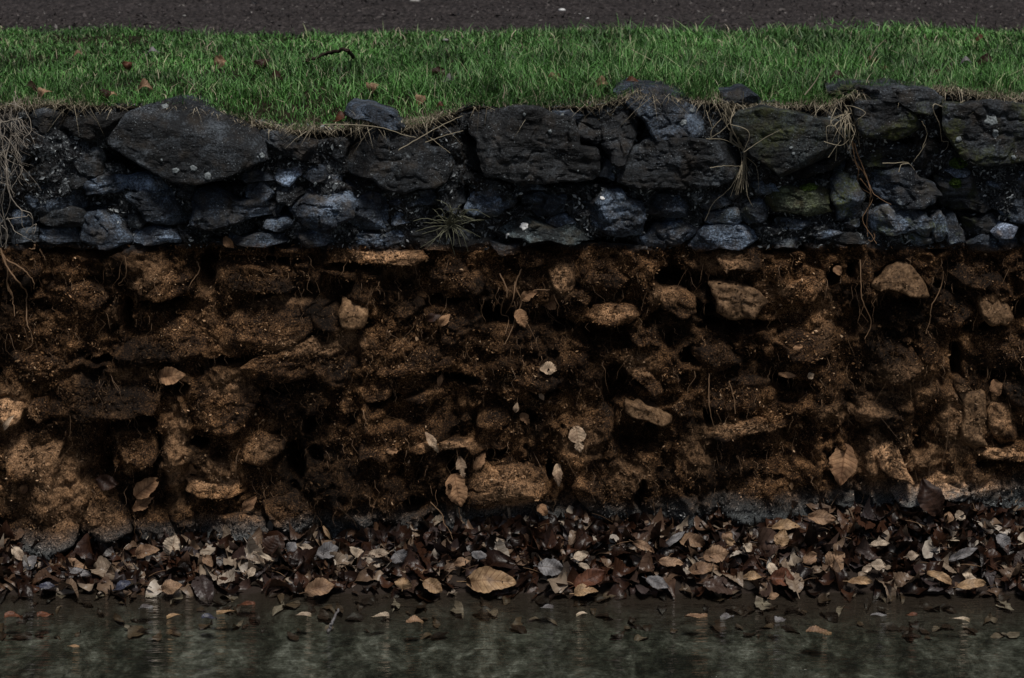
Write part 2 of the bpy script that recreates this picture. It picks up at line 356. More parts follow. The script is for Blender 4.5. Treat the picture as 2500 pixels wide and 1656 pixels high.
def sheet(u0, u1, v0, v1, step, low):
    us = np.arange(u0, u1, step); vs = np.arange(v0, v1, step)
    U, W = np.meshgrid(us, vs); Pw = P(U, W, 0.0)
    if not low:                                           # follow the wall's top line
        zt = ztop(Pw[..., 0]); Pw[..., 2] = np.minimum(Pw[..., 2], zt + .002)
    h = wall_h(Pw, low); V = Pw.copy(); V[..., 1] = -h
    if not low: V[..., 1] += np.clip((Pw[..., 2] - ztop(Pw[..., 0]) + .012), 0, .02) * 1.5
    return V, gridF(len(vs), len(us))

wall = obj('stone_wall', None, label='old rough retaining wall of dark slate stones above mud coated lower courses beside the stream', cat='wall', loc=(0, 0, 0))
Vm, Fm = sheet(-420, 2920, 205, 612, 4.2, False)
obj('mortar', mesh('mortar', Vm, Fm, M['rubble']), wall)
Ve, Fe = sheet(-420, 2920, 596, 1420, 3.6, True)
obj('mossy_earth', setdry(mesh('mossy_earth', Ve, Fe, M['earth']), Ve), wall)
SAMPLES = [(Ve.reshape(-1, 3), 1.0)]        # surface points for crumbs and fibres

# ------------------------------------------------------------------ stones
def crop(ox, oy, k): return lambda pts: [(ox + x * k, oy + y * k) for x, y in pts]
k = .3955; R1, R2, R3 = crop(0, 0, k), crop(830, 0, k), crop(1660, 0, k); R4, R5, R6 = crop(0, 560, k), crop(830, 560, k), crop(1660, 560, k)
kk = .3549; GL, GM, GR = crop(0, 1140, kk), crop(830, 1140, kk), crop(1660, 1140, kk); SRC = crop(0, 0, 1)
nst = 0
def stone(poly, prot=18, tx=0, tz=0, tint=(1, 1, 1), mud=False, back=90, facets=5, rough=1.0, label=None, name='stone', rnd=.0, bev=.16, mat=None, grow=1.0, jag=True):
    """one stone: traced outline, cut faces, rounded arris, sides running back into the wall"""
    global nst; nst += 1; sd = nst * 13; rs = random.Random(sd)
    p = prot * .001 * (.72 if mat else 1)
    q = P(np.array([a for a, b in poly]), np.array([b for a, b in poly]), -p * .6)[:, [0, 2]]
    if grow != 1: cq = q.mean(0); q = cq + (q - cq) * grow
    if jag:
        nx = np.roll(q, -1, 0); e = nx - q; pn = np.stack([e[:, 1], -e[:, 0]], 1)
        q = np.stack([q, (q + nx) / 2 + e * np.array([[rs.uniform(-.18, .18)] for _ in e]) + pn * np.array([[rs.uniform(-.14, .14)] for _ in e])], 1).reshape(-1, 2)
    for _ in range(1):                                   # cut corners once
        nx = np.roll(q, -1, 0); q = np.stack([q * .91 + nx * .09, q * .09 + nx * .91], 1).reshape(-1, 2)
    per = np.concatenate([[0], np.cumsum(np.linalg.norm(np.roll(q, -1, 0) - q, axis=1))]); L = per[-1]
    n = int(np.clip(L / .0042, 40, 230)); s = np.linspace(0, L, n, endpoint=False); qq = np.vstack([q, q[:1]])
    B = np.stack([np.interp(s, per, qq[:, 0]), np.interp(s, per, qq[:, 1])], 1)
    x, y = B[:, 0], B[:, 1]; x2, y2 = np.roll(x, -1), np.roll(y, -1); cr = x * y2 - x2 * y; A = cr.sum() / 2
    c = np.array([((x + x2) * cr).sum(), ((y + y2) * cr).sum()]) / (6 * A)
    size = math.sqrt(abs(A))
    nr = int(np.clip(size / 2 / .0032, 7, 44))
    b3 = np.stack([B[:, 0], np.zeros(n) + sd, B[:, 1]], 1)
    B = B + (B - c) / size * (fbm(b3, .03, 4, sd)[:, None] * .016 * rough + .0045)
    B = B + (B - c) / size * np.round(fbm(b3 * 1.0, .018, 2, sd + 3) * 2.2)[:, None] * .0022 * rough
    r = np.concatenate([np.linspace(0.02, 1, nr) ** .9, np.full(5, 1.0)])
    X = c[0] + r[:, None] * (B[None, :, 0] - c[0]); Z = c[1] + r[:, None] * (B[None, :, 1] - c[1])
    dx, dz = X - c[0], Z - c[1]
    f = p + tx * dx + tz * dz
    ext = B - c
    for j in range(facets):
        a = rs.uniform(0, 2 * math.pi); d = np.array([math.cos(a), math.sin(a)])
        sup = (ext @ d).max(); sl_ = rs.uniform(.35, 1.5); off = rs.uniform(.15, .75) * sup
        f = np.minimum(f, p + tx * dx + tz * dz + sl_ * (off - (dx * d[0] + dz * d[1])))
    pp = np.stack([X, np.full_like(X, sd * .37), Z], 2)
    f = f + rough * (.0075 * fbm(pp, .05, 4, sd + 1) + .0028 * fbm(pp * np.array([.5, 1, 1.6]), .011, 3, sd + 5))
    tn = fbm(pp * np.array([.35, 1, 1.2]) + 5, .024, 4, sd + 9); f = f + (.0055 if not mud else .003) * rough * min(1, size / .06) * (np.floor(tn * 5) / 5 + .25 * tn)
    f = f - .006 * rough * sst(.12, .0, np.abs(fbm(pp, .045, 3, sd + 15))) * (size > .05)
    if mud: f = f + .004 * fbm(pp, .008, 2, 8) + .008 * fbm(pp, .03, 3, 18)
    if rnd: f = f + rnd * size * .5 * (np.sqrt(np.clip(1 - (r * .97) ** 2, 0, 1))[:, None] - .6)
    f = f - np.clip(r - (1 - bev), 0, bev)[:, None] ** 2 / bev ** 2 * (.010 + .08 * size) * (.45 if bev > .15 else .22)
    Y = -f
    side = np.linspace(0, 1, 6)[1:]
    for i, t in enumerate(side):                          # sides: back into the wall, pinched a little
        row = nr + i; Y[row] = Y[nr - 1] + t * (back * .001) ; sh = 1 - .10 * t
        X[row] = c[0] + (B[:, 0] - c[0]) * sh; Z[row] = c[1] + (B[:, 1] - c[1]) * sh
    V = np.stack([X, Y, Z], 2)
    nrow = len(r); Vf = np.vstack([V.reshape(-1, 3), [[c[0], Y[0].mean(), c[1]]]])
    i = np.arange(nrow - 1)[:, None] * n; jj = np.arange(n)[None]; j2 = (jj + 1) % n
    F = np.stack([i + jj, i + n + jj, i + n + j2, i + j2], 2).reshape(-1, 4)
    cap = np.stack([np.full(n, nrow * n), np.arange(n), (np.arange(n) + 1) % n, (np.arange(n) + 1) % n], 1)
    me = bpy.data.meshes.new(name)
    tri = [(nrow * n, a, (a + 1) % n) for a in range(n)]
    me.from_pydata(Vf.tolist(), [], F.tolist() + tri)
    me.polygons.foreach_set('use_smooth', np.ones(len(me.polygons), bool))
    if not mud: me.set_sharp_from_angle(angle=R(24))
    me.materials.append(mat or (M['mud'] if mud else M['slate']))
    o = obj(name, me, wall, label=label); o.color = (*tint, 1)
    if mud: setdry(me, Vf)
    if mud: SAMPLES.append((V[:nr + 2].reshape(-1, 3), .85 if mud is True else mud * 2))
    STONES.append((o, Vf)); return o
STONES = []
B_ = (1.15, 1.30, 1.52)        # bluish
def T(k, c=(1, 1, 1)): return tuple(k * x for x in c)
# --- top courses, left
stone(R1([(210,690),(340,685),(385,740),(370,790),(250,815),(200,760)]), 14, 0, -.1, T(1.3))
stone(R1([(390,690),(770,690),(790,720),(700,860),(650,885),(560,870),(470,840),(400,780)]), 16, 0, 0, T(.6, (1.1, 1, .9)))
slab = stone(R1([(665,880),(790,700),(900,655),(1060,632),(1200,660),(1380,720),(1570,800),(1640,900),(1660,975),(1500,1040),(1380,1095),(1220,1130),(1080,1120),(960,1060),(780,960)]),
      48, .06, -.10, T(0.82), facets=1, jag=False, rough=.4, back=150, label='broad smooth faced slab jutting out of the top course', bev=.06)
stone(R1([(1580,810),(1700,805),(1830,850),(1960,880),(1990,960),(1930,985),(1760,960),(1660,920),(1570,850)]), 26, 0, -.2, T(1.1))
for pl, pr, t in [([(190,830),(380,820),(440,900),(420,990),(280,1010),(200,940)], 8, .7), ([(440,880),(560,900),(620,980),(600,1070),(540,1090),(470,1020)], 6, .9),
        ([(190,1010),(330,1020),(400,1080),(330,1100),(230,1110),(170,1070)], 8, .8), ([(330,1060),(480,1020),(545,1080),(500,1150),(400,1150)], 5, .8),
        ([(150,1130),(300,1095),(370,1130),(480,1160),(510,1260),(460,1290),(230,1290),(140,1230)], 16, 1.2), ([(540,1130),(700,1090),(800,1100),(780,1190),(650,1200),(550,1200)], 8, 1.1),
        ([(800,1100),(900,1080),(980,1110),(1010,1170),(900,1190),(810,1170)], 14, 1.3), ([(810,1200),(920,1180),(1090,1200),(1160,1260),(1155,1390),(1090,1400),(960,1370),(880,1300)], 22, 1.1),
        ([(520,1330),(600,1320),(760,1300),(800,1350),(795,1480),(620,1515),(520,1480)], 24, 1.5), ([(810,1450),(950,1410),(1060,1440),(1075,1500),(940,1510),(830,1490)], 20, 2.0),
        ([(1450,1080),(1580,1050),(1680,1060),(1680,1110),(1560,1130),(1460,1120)], 8, 1.2), ([(1530,1140),(1620,1130),(1660,1190),(1600,1230),(1530,1210)], 16, 1.8),
        ([(1660,1370),(1760,1350),(1780,1400),(1720,1430),(1640,1410)], 12, 1.4), ([(1390,1440),(1640,1445),(1750,1450),(1750,1500),(1500,1515),(1390,1490)], 16, 1.5),
        ([(1830,1440),(1960,1430),(2040,1460),(2000,1510),(1860,1515)], 18, 1.6), ([(70,1300),(180,1290),(210,1370),(150,1410),(60,1390)], 10, 1.4),
        ([(60,1420),(230,1410),(240,1500),(80,1510)], 10, 1.0), ([(260,1420),(400,1400),(500,1460),(510,1500),(380,1500),(250,1470)], 18, 1.6),
        ([(1700,1150),(1800,1150),(1870,1200),(1800,1260),(1720,1240)], 10, 1.0), ([(2020,1085),(2085,1090),(2075,1135),(2020,1130)], 8, 1.6), ([(1860,1020),(2000,1030),(2010,1100),(1950,1130),(1860,1100)], 12, 1.1),
        ([(20,1120),(120,1110),(140,1210),(80,1260),(10,1240)], 10, .9), ([(-60,700),(60,690),(120,760),(60,830),(-60,820)], 8, .8), ([(60,840),(170,830),(180,960),(110,1060),(40,980)], 6, .8),
        ([(-120,860),(20,850),(30,1060),(-120,1080)], 12, .8), ([(-140,1110),(-5,1110),(0,1260),(-140,1280)], 14, 1.), ([(-140,1310),(40,1310),(50,1480),(-140,1490)], 16, 1.),
        ([(1090,1210),(1170,1120),(1200,1150),(1190,1190),(1150,1240)], 6, .9)]:
    stone(R1(pl), pr * .8, random.uniform(-.25, .25), random.uniform(-.5, .05), T(t * random.uniform(.75, 1.75), B_ if t > 1 else (1, 1, 1)), back=70, rough=1.15, grow=1.10, facets=4)
stone(R1([(230,1290),(430,1285),(510,1320),(510,1390),(400,1400),(240,1380)]), 26, 0, .15, T(.8), label='flat ledge stone with a dark face')
stone(R1([(800,1330),(880,1340),(920,1380),(860,1420),(800,1400)]), 16, 0, -.3, T(2.6, (1, 1, .95)), label='small pale grey lump of mortar stone')
stone(R1([(1190,1190),(1300,1170),(1420,1210),(1480,1240),(1640,1250),(1720,1290),(1700,1340),(1480,1370),(1200,1385),(1170,1260)]), 32, 0, -.15, T(1.1, B_))
pl = stone(R1([(1690,1020),(1830,1000),(1860,1080),(1790,1140),(1700,1110)]), 14, 0, -.35, T(4.2, B_), rough=1.5, label='rough pale lump crusted with light grey lichen')
stone(SRC([(708,514),(738,480),(775,455),(823,451),(854,459),(869,490),(862,518),(840,540),(807,558),(759,563),(724,534)]), 30, .05, -.30, T(2.0, B_), rough=1.3, label='blue grey slate tilted to the light')
# --- top courses, middle
stone(R2([(30,700),(60,665),(180,670),(300,700),(390,780),(330,800),(180,740),(60,735)]), 26, 0, -.5, T(1.0, B_), grow=1.06, jag=False)
stone(R2([(120,780),(280,795),(430,850),(560,920),(690,960),(710,1010),(660,1110),(560,1160),(400,1180),(290,1170),(210,1090),(30,1075),(40,940),(110,860)]), 40, 0, -.04, T(.8), facets=3, rough=.6, back=130, bev=.1)
stone(R2([(790,740),(870,700),(1120,650),(1220,660),(1300,700),(1450,730),(1470,800),(1480,900),(1590,920),(1600,1090),(1560,1105),(1380,1110),(1250,1125),(1080,1115),(900,1080),(870,980),(850,880),(800,830)]),
      54, 0, -.05, T(0.74, (1.05, 1, .95)), facets=2, jag=False, rough=.8, back=160, label='great dark boulder at the middle of the top course', bev=.1)
for pl, pr, t in [([(1320,690),(1500,690),(1640,740),(1640,850),(1560,880),(1490,860),(1475,760)], 10, .9), ([(1640,740),(1760,720),(1830,740),(1790,900),(1740,990),(1680,980),(1640,900)], 30, .95),
        ([(830,1125),(980,1120),(1010,1165),(880,1180),(810,1160)], 6, 1.), ([(1080,1130),(1200,1130),(1260,1170),(1120,1185)], 6, 1.2),
        ([(810,1210),(900,1170),(1030,1200),(1080,1220),(1050,1290),(960,1330),(850,1330),(800,1290)], 22, 1.3), ([(1130,1210),(1300,1200),(1380,1220),(1400,1300),(1330,1320),(1230,1340),(1150,1270)], 24, 1.2),
        ([(80,1230),(170,1190),(290,1230),(330,1300),(320,1390),(200,1420),(80,1440),(60,1360)], 22, 1.4), ([(340,1250),(400,1190),(560,1180),(590,1230),(560,1260),(400,1270)], 14, 1.1),
        ([(330,1290),(440,1270),(520,1340),(510,1380),(330,1390)], 16, 1.1), ([(10,1500),(100,1450),(330,1420),(400,1430),(390,1490),(150,1520),(20,1530)], 22, 1.9),
        ([(1230,1350),(1400,1330),(1470,1380),(1330,1410)], 6, 1.1), ([(1870,1470),(1950,1400),(2100,1390),(2110,1480),(1990,1560),(1880,1530)], 20, 1.4),
        ([(940,1500),(1100,1510),(1130,1560),(1000,1580)], 14, 1.2), ([(610,1190),(760,1160),(790,1260),(700,1330),(610,1290)], 6, .7), ([(420,1430),(560,1400),(680,1440),(660,1540),(450,1540)], 10, .6),
        ([(700,1440),(860,1400),(930,1460),(900,1540),(720,1550)], 8, .6), ([(740,850),(830,880),(880,1000),(850,1060),(760,1010),(720,920)], -4, .35), ([(-60,860),(20,850),(60,900),(30,960),(-50,960)], 10, 1.),
        ([(30,1085),(200,1100),(280,1180),(140,1170)], -8, .3), ([(1640,1000),(1730,1010),(1690,1110),(1610,1090)], 6, 1.1), ([(740,1050),(820,1070),(840,1110),(760,1150),(720,1100)], 6, 1.),
        ([(1330,690),(1420,680),(1500,720),(1440,735)], 22, 1.5)]:
    stone(R2(pl), pr * .8, random.uniform(-.25, .25), random.uniform(-.5, .05), T(t * random.uniform(.75, 1.75), B_ if t > 1 else (1, 1, 1)), back=70, rough=1.15, grow=1.10, facets=4)
st_mark = stone(R2([(1450,1260),(1560,1260),(1640,1180),(1740,1180),(1860,1260),(1880,1340),(1860,1450),(1740,1460),(1580,1430),(1500,1350)]), 32, 0, -.25, T(1.5, B_), label='blue grey stone with a small white mark')
st_flat = stone(R2([(890,1370),(1000,1340),(1100,1350),(1200,1370),(1330,1420),(1520,1380),(1570,1400),(1560,1500),(1400,1510),(1180,1490),(1050,1470),(950,1450)]), 30, -.05, -.3, T(1.9, (1, 1.1, 1.0)), label='long low stone with a white crust spot')
stone(SRC([(1510,237),(1542,219),(1621,223),(1668,235),(1711,262),(1724,300),(1719,325),(1684,334),(1640,336),(1600,340),(1577,300),(1557,277)]), 30, 0, -.35, T(1.1, B_), back=140, rough=1.0, grow=1.06, jag=False, facets=3)
stone(SRC([(1577,348),(1620,338),(1660,336),(1731,346),(1794,368),(1804,411),(1779,447),(1715,455),(1660,461),(1581,461),(1504,447),(1518,396),(1555,360)]), 52, 0, .05, T(.75), facets=3, rough=.8, back=150, bev=.1)
stone(SRC([(1577,526),(1590,497),(1601,475),(1628,468),(1660,474),(1684,505),(1678,534),(1625,536)]), 26, 0, -.25, T(1.5, B_))
# --- top courses, right
stone(R3([(350,690),(500,660),(700,690),(870,735),(960,740),(1030,800),(1040,900),(900,975),(620,1085),(540,1010),(430,950),(400,900),(330,800)]), 56, .05, -.02, T(0.82, (1, 1.05, .95)), facets=1, jag=False, rough=.55, back=160,
      label='dark diamond shaped boulder in the top course', bev=.07)
stone(R3([(640,1095),(900,990),(1040,930),(1060,965),(900,1060),(700,1130)]), 22, 0, .2, T(.5))
stone(R3([(970,590),(1090,545),(1400,540),(1560,555),(1600,600),(1530,700),(1440,690),(1330,625),(1090,625)]), 34, 0, -.3, T(.9), back=140, grow=1.05, jag=False, facets=2)
stone(R3([(1110,640),(1330,632),(1430,720),(1450,780),(1340,850),(1130,840),(1100,740)]), 42, 0, -.05, T(.8), facets=2, rough=.7, grow=1.12, jag=False)
stone(R3([(1625,640),(1850,628),(2124,640),(2400,650),(2400,1010),(2124,990),(2000,1000),(1870,1025),(1790,1010),(1700,920),(1630,820)]), 46, 0, -.03, T(0.90), facets=2, jag=False, rough=.8, back=160,
      label='big lichen spotted block at the right end of the top course', bev=.08)
for pl, pr, t in [([(1110,880),(1280,870),(1380,900),(1400,960),(1230,980),(1120,960)], 8, .9), ([(1150,1040),(1420,1050),(1530,1130),(1590,1200),(1550,1240),(1250,1225),(1200,1120)], 36, 1.2),
        ([(930,1120),(1060,1000),(1090,1120),(1130,1200),(1120,1330),(980,1350),(950,1230)], 26, 1.1), ([(420,1120),(560,1130),(600,1180),(540,1205),(450,1190)], 12, 1.5),
        ([(390,1260),(500,1230),(530,1300),(520,1360),(440,1385),(380,1340)], 22, 1.5), ([(190,1320),(330,1300),(370,1370),(280,1400),(180,1370)], 16, 1.4),
        ([(60,1520),(150,1420),(280,1380),(400,1400),(450,1480),(330,1530),(160,1550)], 26, 1.6), ([(1210,1445),(1440,1435),(1540,1475),(1520,1505),(1250,1505)], 10, 1.3),
        ([(1560,1340),(1610,1310),(1650,1400),(1640,1480),(1580,1470)], 24, 2.3), ([(1650,1340),(1700,1350),(1750,1430),(1750,1490),(1665,1490)], 18, 1.5),
        ([(1800,1510),(1900,1440),(1990,1480),(2110,1470),(2120,1530),(1960,1560),(1820,1560)], 16, 1.5), ([(1590,1100),(1800,1090),(1900,1180),(1950,1260),(1870,1310),(1700,1310),(1600,1260)], 18, .95),
        ([(1870,1060),(2030,1010),(2124,1060),(2240,1080),(2240,1180),(2000,1180),(1890,1120)], 18, 1.1), ([(2010,1240),(2080,1190),(2240,1180),(2240,1360),(2060,1355),(2005,1320)], 22, 1.5),
        ([(1650,1050),(1740,1030),(1780,1070),(1700,1100)], 14, 1.8), ([(600,1370),(680,1350),(800,1370),(790,1400),(650,1410)], 14, 1.9), ([(1000,1380),(1110,1350),(1120,1400),(1030,1410)], 12, 1.7),
        ([(790,1440),(910,1420),(960,1440),(900,1470),(800,1460)], 12, 1.5), ([(1760,1350),(1960,1330),(2000,1400),(1880,1450),(1780,1430)], 8, .8), ([(90,1240),(250,1190),(330,1260),(180,1300)], 10, 1.),
        ([(1450,760),(1560,760),(1600,950),(1500,1080),(1440,1000),(1470,850)], 4, .6), ([(270,580),(400,565),(480,615),(400,650),(290,645)], 16, 1.2), ([(1130,990),(1300,1000),(1290,1035),(1150,1030)], 8, .8),
        ([(560,1470),(760,1480),(740,1530),(580,1540)], 8, .9), ([(830,1480),(1080,1440),(1120,1500),(900,1530)], 6, .7), ([(2130,1390),(2260,1380),(2260,1540),(2140,1540)], 16, 1.2),
        ([(260,1080),(380,1060),(420,1180),(330,1230),(240,1180)], 4, .6), ([(-80,1380),(60,1370),(110,1420),(0,1520),(-70,1510)], 12, 1.2)]:
    stone(R3(pl), pr * .8, random.uniform(-.25, .25), random.uniform(-.5, .05), T(t * random.uniform(.75, 1.75), B_ if t > 1 else (1, 1, 1)), back=70, rough=1.15, grow=1.10, facets=4)
stone(R3([(560,1190),(680,1150),(830,1150),(930,1190),(950,1320),(780,1330),(600,1310),(540,1270)]), 28, 0, -.1, T(1.7, (1.1, 1.1, .6)), label='stone stained yellow green with algae')
stone(R3([(1180,1340),(1290,1270),(1380,1258),(1500,1320),(1550,1380),(1540,1460),(1440,1420),(1220,1430)]), 32, 0, -.4, T(2.6, B_), label='pale blue grey stone shaped like a low arch')
stone(R3([(1930,1440),(2000,1390),(2080,1405),(2045,1460),(1970,1472)]), 34, .1, -.35, T(7.5, (1, 1.05, 1.2)), facets=3, rough=.4, label='small almost white stone')

# --- mud coated lower courses
D = [(R4, [(800,210),(900,190),(1060,230),(1180,260),(1210,340),(1150,400),(980,430),(850,400),(790,330)], 24, 1.1), (R4, [(1320,230),(1400,170),(1560,180),(1760,240),(1900,310),(1850,380),(1600,370),(1400,390),(1320,340)], 18, .7),
 (R4, [(1390,560),(1500,460),(1660,430),(1790,400),(1900,420),(2050,440),(1960,560),(1890,660),(1840,700),(1700,760),(1420,800),(1330,730),(1310,600)], 34, .8),
 (R4, [(1900,520),(2060,480),(2110,560),(2110,620),(1950,610)], 22, .9), (SRC, [(600,890),(680,858),(750,833),(811,801),(880,800),(905,830),(880,880),(800,920),(700,930),(620,915)], 34, 1.1),
 (R4, [(240,990),(450,900),(750,870),(900,930),(980,970),(1000,1060),(940,1130),(800,1150),(500,1180),(300,1160),(230,1080)], 38, .95), (R4, [(1160,990),(1280,930),(1500,920),(1600,970),(1610,1050),(1500,1200),(1400,1250),(1200,1250),(1150,1130)], 38, 1.1),
 (R4, [(200,1080),(280,1060),(300,1150),(240,1180),(190,1140)], 24, 1.5), (R4, [(-60,1050),(90,1040),(130,1090),(110,1180),(50,1200),(-60,1190)], 26, 1.9), (R4, [(30,1270),(150,1220),(300,1230),(390,1270),(370,1450),(300,1560),(60,1540),(30,1400)], 28, 1.3),
 (R4, [(690,1240),(800,1260),(960,1300),(960,1400),(880,1450),(780,1420),(700,1330)], 30, 1.3), (R4, [(1480,1270),(1700,1290),(1810,1270),(1750,1360),(1620,1450),(1500,1430)], 22, 1.2),
 (R4, [(60,170),(200,150),(260,240),(200,330),(80,330),(30,250)], 16, .8), (R4, [(280,240),(500,220),(680,290),(700,380),(560,560),(350,560),(240,420)], 10, .8), (R4, [(740,680),(900,580),(1150,560),(1280,640),(1290,760),(1100,830),(850,830),(720,770)], 18, .9),
 (R4, [(1640,1020),(1760,1030),(1780,1090),(1680,1120),(1620,1080)], 18, 1.1), (R4, [(40,750),(250,690),(450,740),(520,840),(400,900),(150,940),(20,880)], 12, .7), (R4, [(1880,700),(2050,660),(2250,700),(2300,850),(2150,960),(1980,940),(1860,830)], 20, .75),
 (R5, [(0,130),(300,115),(520,130),(530,180),(440,210),(200,200),(0,185)], 40, 1.9), (R5, [(550,260),(620,150),(760,150),(880,290),(900,350),(840,400),(680,400),(580,340)], 26, .8), (R5, [(1100,190),(1200,155),(1250,190),(1240,220),(1110,215)], 26, 1.4),
 (R5, [(1300,170),(1430,160),(1450,230),(1440,350),(1370,380),(1310,300)], 20, 1.4), (R5, [(1410,400),(1500,370),(1550,420),(1520,460),(1430,450)], 20, 1.1), (R5, [(1510,540),(1580,480),(1800,490),(1850,540),(1790,580),(1560,575)], 36, 1.4),
 (R5, [(1460,230),(1600,180),(1760,210),(1800,290),(1700,360),(1500,330)], 18, 1.0), (R5, [(1950,400),(2050,380),(2180,430),(2200,520),(2100,540),(1990,500)], 30, 1.3), (R5, [(1790,640),(1880,600),(1960,650),(1960,720),(1850,720)], 22, 1.1),
 (R5, [(600,480),(800,450),(880,560),(860,700),(760,760),(620,700)], 16, .7), (R5, [(200,850),(450,740),(700,720),(850,740),(800,830),(500,890),(350,920),(230,910)], 26, .9), (R5, [(910,860),(1100,740),(1300,730),(1450,790),(1400,900),(1200,1000),(1000,930)], 20, .9),
 (R5, [(420,1060),(520,1000),(620,990),(640,1040),(500,1060)], 26, 1.6), (R5, [(1740,810),(1850,830),(1960,890),(2000,1000),(1920,1010),(1800,900)], 24, 1.5), (R5, [(2000,1080),(2120,1060),(2200,1090),(2180,1150),(2060,1140)], 20, 1.1),
 (R5, [(450,1340),(700,1308),(860,1315),(840,1350),(600,1362),(470,1370)], 34, 1.4), (R5, [(860,1100),(1000,1070),(1050,1200),(950,1250),(850,1200)], 16, .9), (SRC, [(1125,1160),(1160,1135),(1250,1138),(1330,1165),(1335,1215),(1290,1240),(1240,1262),(1170,1265),(1142,1230)], 44, 1.5),
 (SRC, [(1420,1140),(1500,1130),(1570,1150),(1545,1230),(1500,1270),(1430,1250),(1400,1190)], 26, 1.0), (R6, [(220,180),(330,130),(520,120),(580,200),(430,260),(270,250)], 24, 1.4), (R6, [(600,400),(700,340),(860,290),(900,330),(820,440),(700,460),(620,440)], 30, 1.3),
 (R6, [(1560,420),(1700,400),(1830,420),(1820,520),(1700,600),(1580,590)], 18, 1.0), (R6, [(80,680),(300,650),(420,720),(380,830),(250,870),(120,800)], 18, .9), (R6, [(540,700),(700,600),(980,540),(1010,700),(930,760),(700,800)], 14, .7),
 (R6, [(1180,620),(1400,580),(1480,700),(1470,860),(1300,940),(1150,880)], 20, .8), (R6, [(1000,980),(1300,1000),(1600,900),(1680,980),(1660,1150),(1400,1200),(1100,1190)], 14, 1.1), (R6, [(150,1240),(400,1180),(700,1120),(780,1150),(700,1200),(500,1240),(300,1300),(200,1290)], 34, 1.3),
 (R6, [(1200,1300),(1310,1280),(1360,1400),(1420,1530),(1300,1500),(1190,1400)], 30, 2.3), (R6, [(1920,1080),(2050,1100),(2090,1260),(2000,1330),(1920,1250)], 26, 1.6), (R6, [(1700,930),(1760,930),(1785,980),(1710,990)], 24, .8),
 (R6, [(1800,1380),(2000,1350),(2250,1380),(2250,1440),(1900,1410)], 34, 1.7), (SRC, [(1765,1250),(1775,1180),(1800,1140),(1860,1110),(1940,1110),(1990,1150),(2010,1210),(1990,1262),(1880,1275)], 22, .7), (SRC, [(2170,1190),(2300,1140),(2480,1170),(2560,1230),(2400,1240),(2200,1230)], 18, 2.0),
 (GL, [(560,210),(900,200),(940,300),(900,480),(700,500),(520,450)], 28, .95), (GL, [(30,250),(450,260),(560,330),(500,520),(200,560),(40,480)], 26, 1.0), (GL, [(1810,260),(1900,210),(2100,230),(2300,330),(2200,420),(1900,400)], 34, 1.2),
 (GL, [(1370,380),(1600,340),(1800,380),(1830,470),(1640,500),(1420,490)], 34, 1.1), (GL, [(1250,80),(1400,110),(1600,100),(1680,180),(1500,220),(1300,160)], 26, 1.9), (R6, [(1180,470),(1300,440),(1420,450),(1500,560),(1380,560),(1220,560)], 0, .5),
 (R6, [(1990,960),(2124,940),(2240,1000),(2240,1080),(2050,1080)], 18, 1.1), (R6, [(60,880),(200,880),(380,920),(540,960),(520,1080),(300,1120),(100,1100)], 14, .7), (R6, [(1800,640),(2050,620),(2240,680),(2240,880),(1950,880),(1790,800)], 14, .7),
 (R5, [(230,380),(420,330),(500,380),(520,470),(380,560),(240,520)], 8, .7), (R5, [(150,640),(380,600),(520,640),(450,730),(200,800),(140,740)], 12, .8), (R5, [(60,980),(250,930),(380,960),(300,1040),(100,1080)], 14, .8),
 (R5, [(1500,1130),(1620,1100),(1700,1160),(1640,1300),(1520,1290)], 10, .9), (R5, [(120,1250),(320,1200),(420,1300),(300,1420),(130,1400)], 12, .9), (R6, [(1700,180),(1900,200),(2000,240),(1980,330),(1750,340),(1640,260)], 10, .6)]
for cf, pl, pr, t in D:
    if cf is R5 and pl[0] in ((60,980),): pass
    stone(cf(pl), pr * .72, random.uniform(-.2, .2), random.uniform(-.9, -.3), T(t), mud=True, back=60, facets=4, rough=1.1)
stone(R5([(10,440),(130,450),(165,500),(150,590),(90,610),(20,600),(-10,520)]), 40, 0, -.2, T(1.5), mud=0.11, mat=M['cobble'], facets=2, rough=.3, rnd=.4, label='smooth pale brown cobble standing out of the earth')
stone(R5([(1765,1070),(1850,1058),(1960,1110),(2050,1160),(2040,1200),(1900,1170),(1770,1130)]), 52, 0, -.3, T(1.0), mud=0.12, mat=M['cobble'], facets=2, rough=.4, label='smooth tongue of stone roofing a dark hole')
stone(R6([(180,350),(300,340),(420,360),(500,420),(535,455),(450,540),(330,560),(230,500),(215,400)]), 44, 0, -.6, T(.9), mud=0.21, mat=M['cobble'], facets=3, label='bright topped stone with a shaded underside')
stone(R6([(1180,330),(1300,240),(1390,200),(1460,270),(1530,420),(1380,385),(1230,370)]), 42, -.1, -.45, T(1.0), mud=0.19, mat=M['cobble'], facets=2, rough=.7, label='pointed light brown stone like a broken triangle')
stone(R6([(1850,400),(1920,390),(2000,440),(2040,530),(2010,580),(1920,580),(1860,520)]), 46, 0, -.3, T(1.1), mud=0.17, mat=M['cobble'], facets=2, rough=.5, rnd=.3, label='pale oval cobble under the right end of the dirt line')
stone(R6([(1720,1020),(1880,1010),(1900,1150),(1860,1250),(1900,1330),(1830,1370),(1740,1300),(1760,1150)]), 26, 0, -.1, T(1.1), mud=0.14, mat=M['cobble'], facets=2, rough=.5, label='smooth upright pale brown slab')
# the wall goes on past both edges of the picture
W_PIC = 2500 * K * 4.0 / math.cos(PITCH)
for o, Vf in list(STONES):
    cx = Vf[-1, 0]
    for sgn in (-1, 1):
        nx = cx + sgn * W_PIC
        if abs(nx) < 1.34 and abs(nx) > 1.10:
            c = o.copy(); COL.objects.link(c); c.parent = wall; c.location.x += sgn * W_PIC
            if 'label' in c: del c['label']

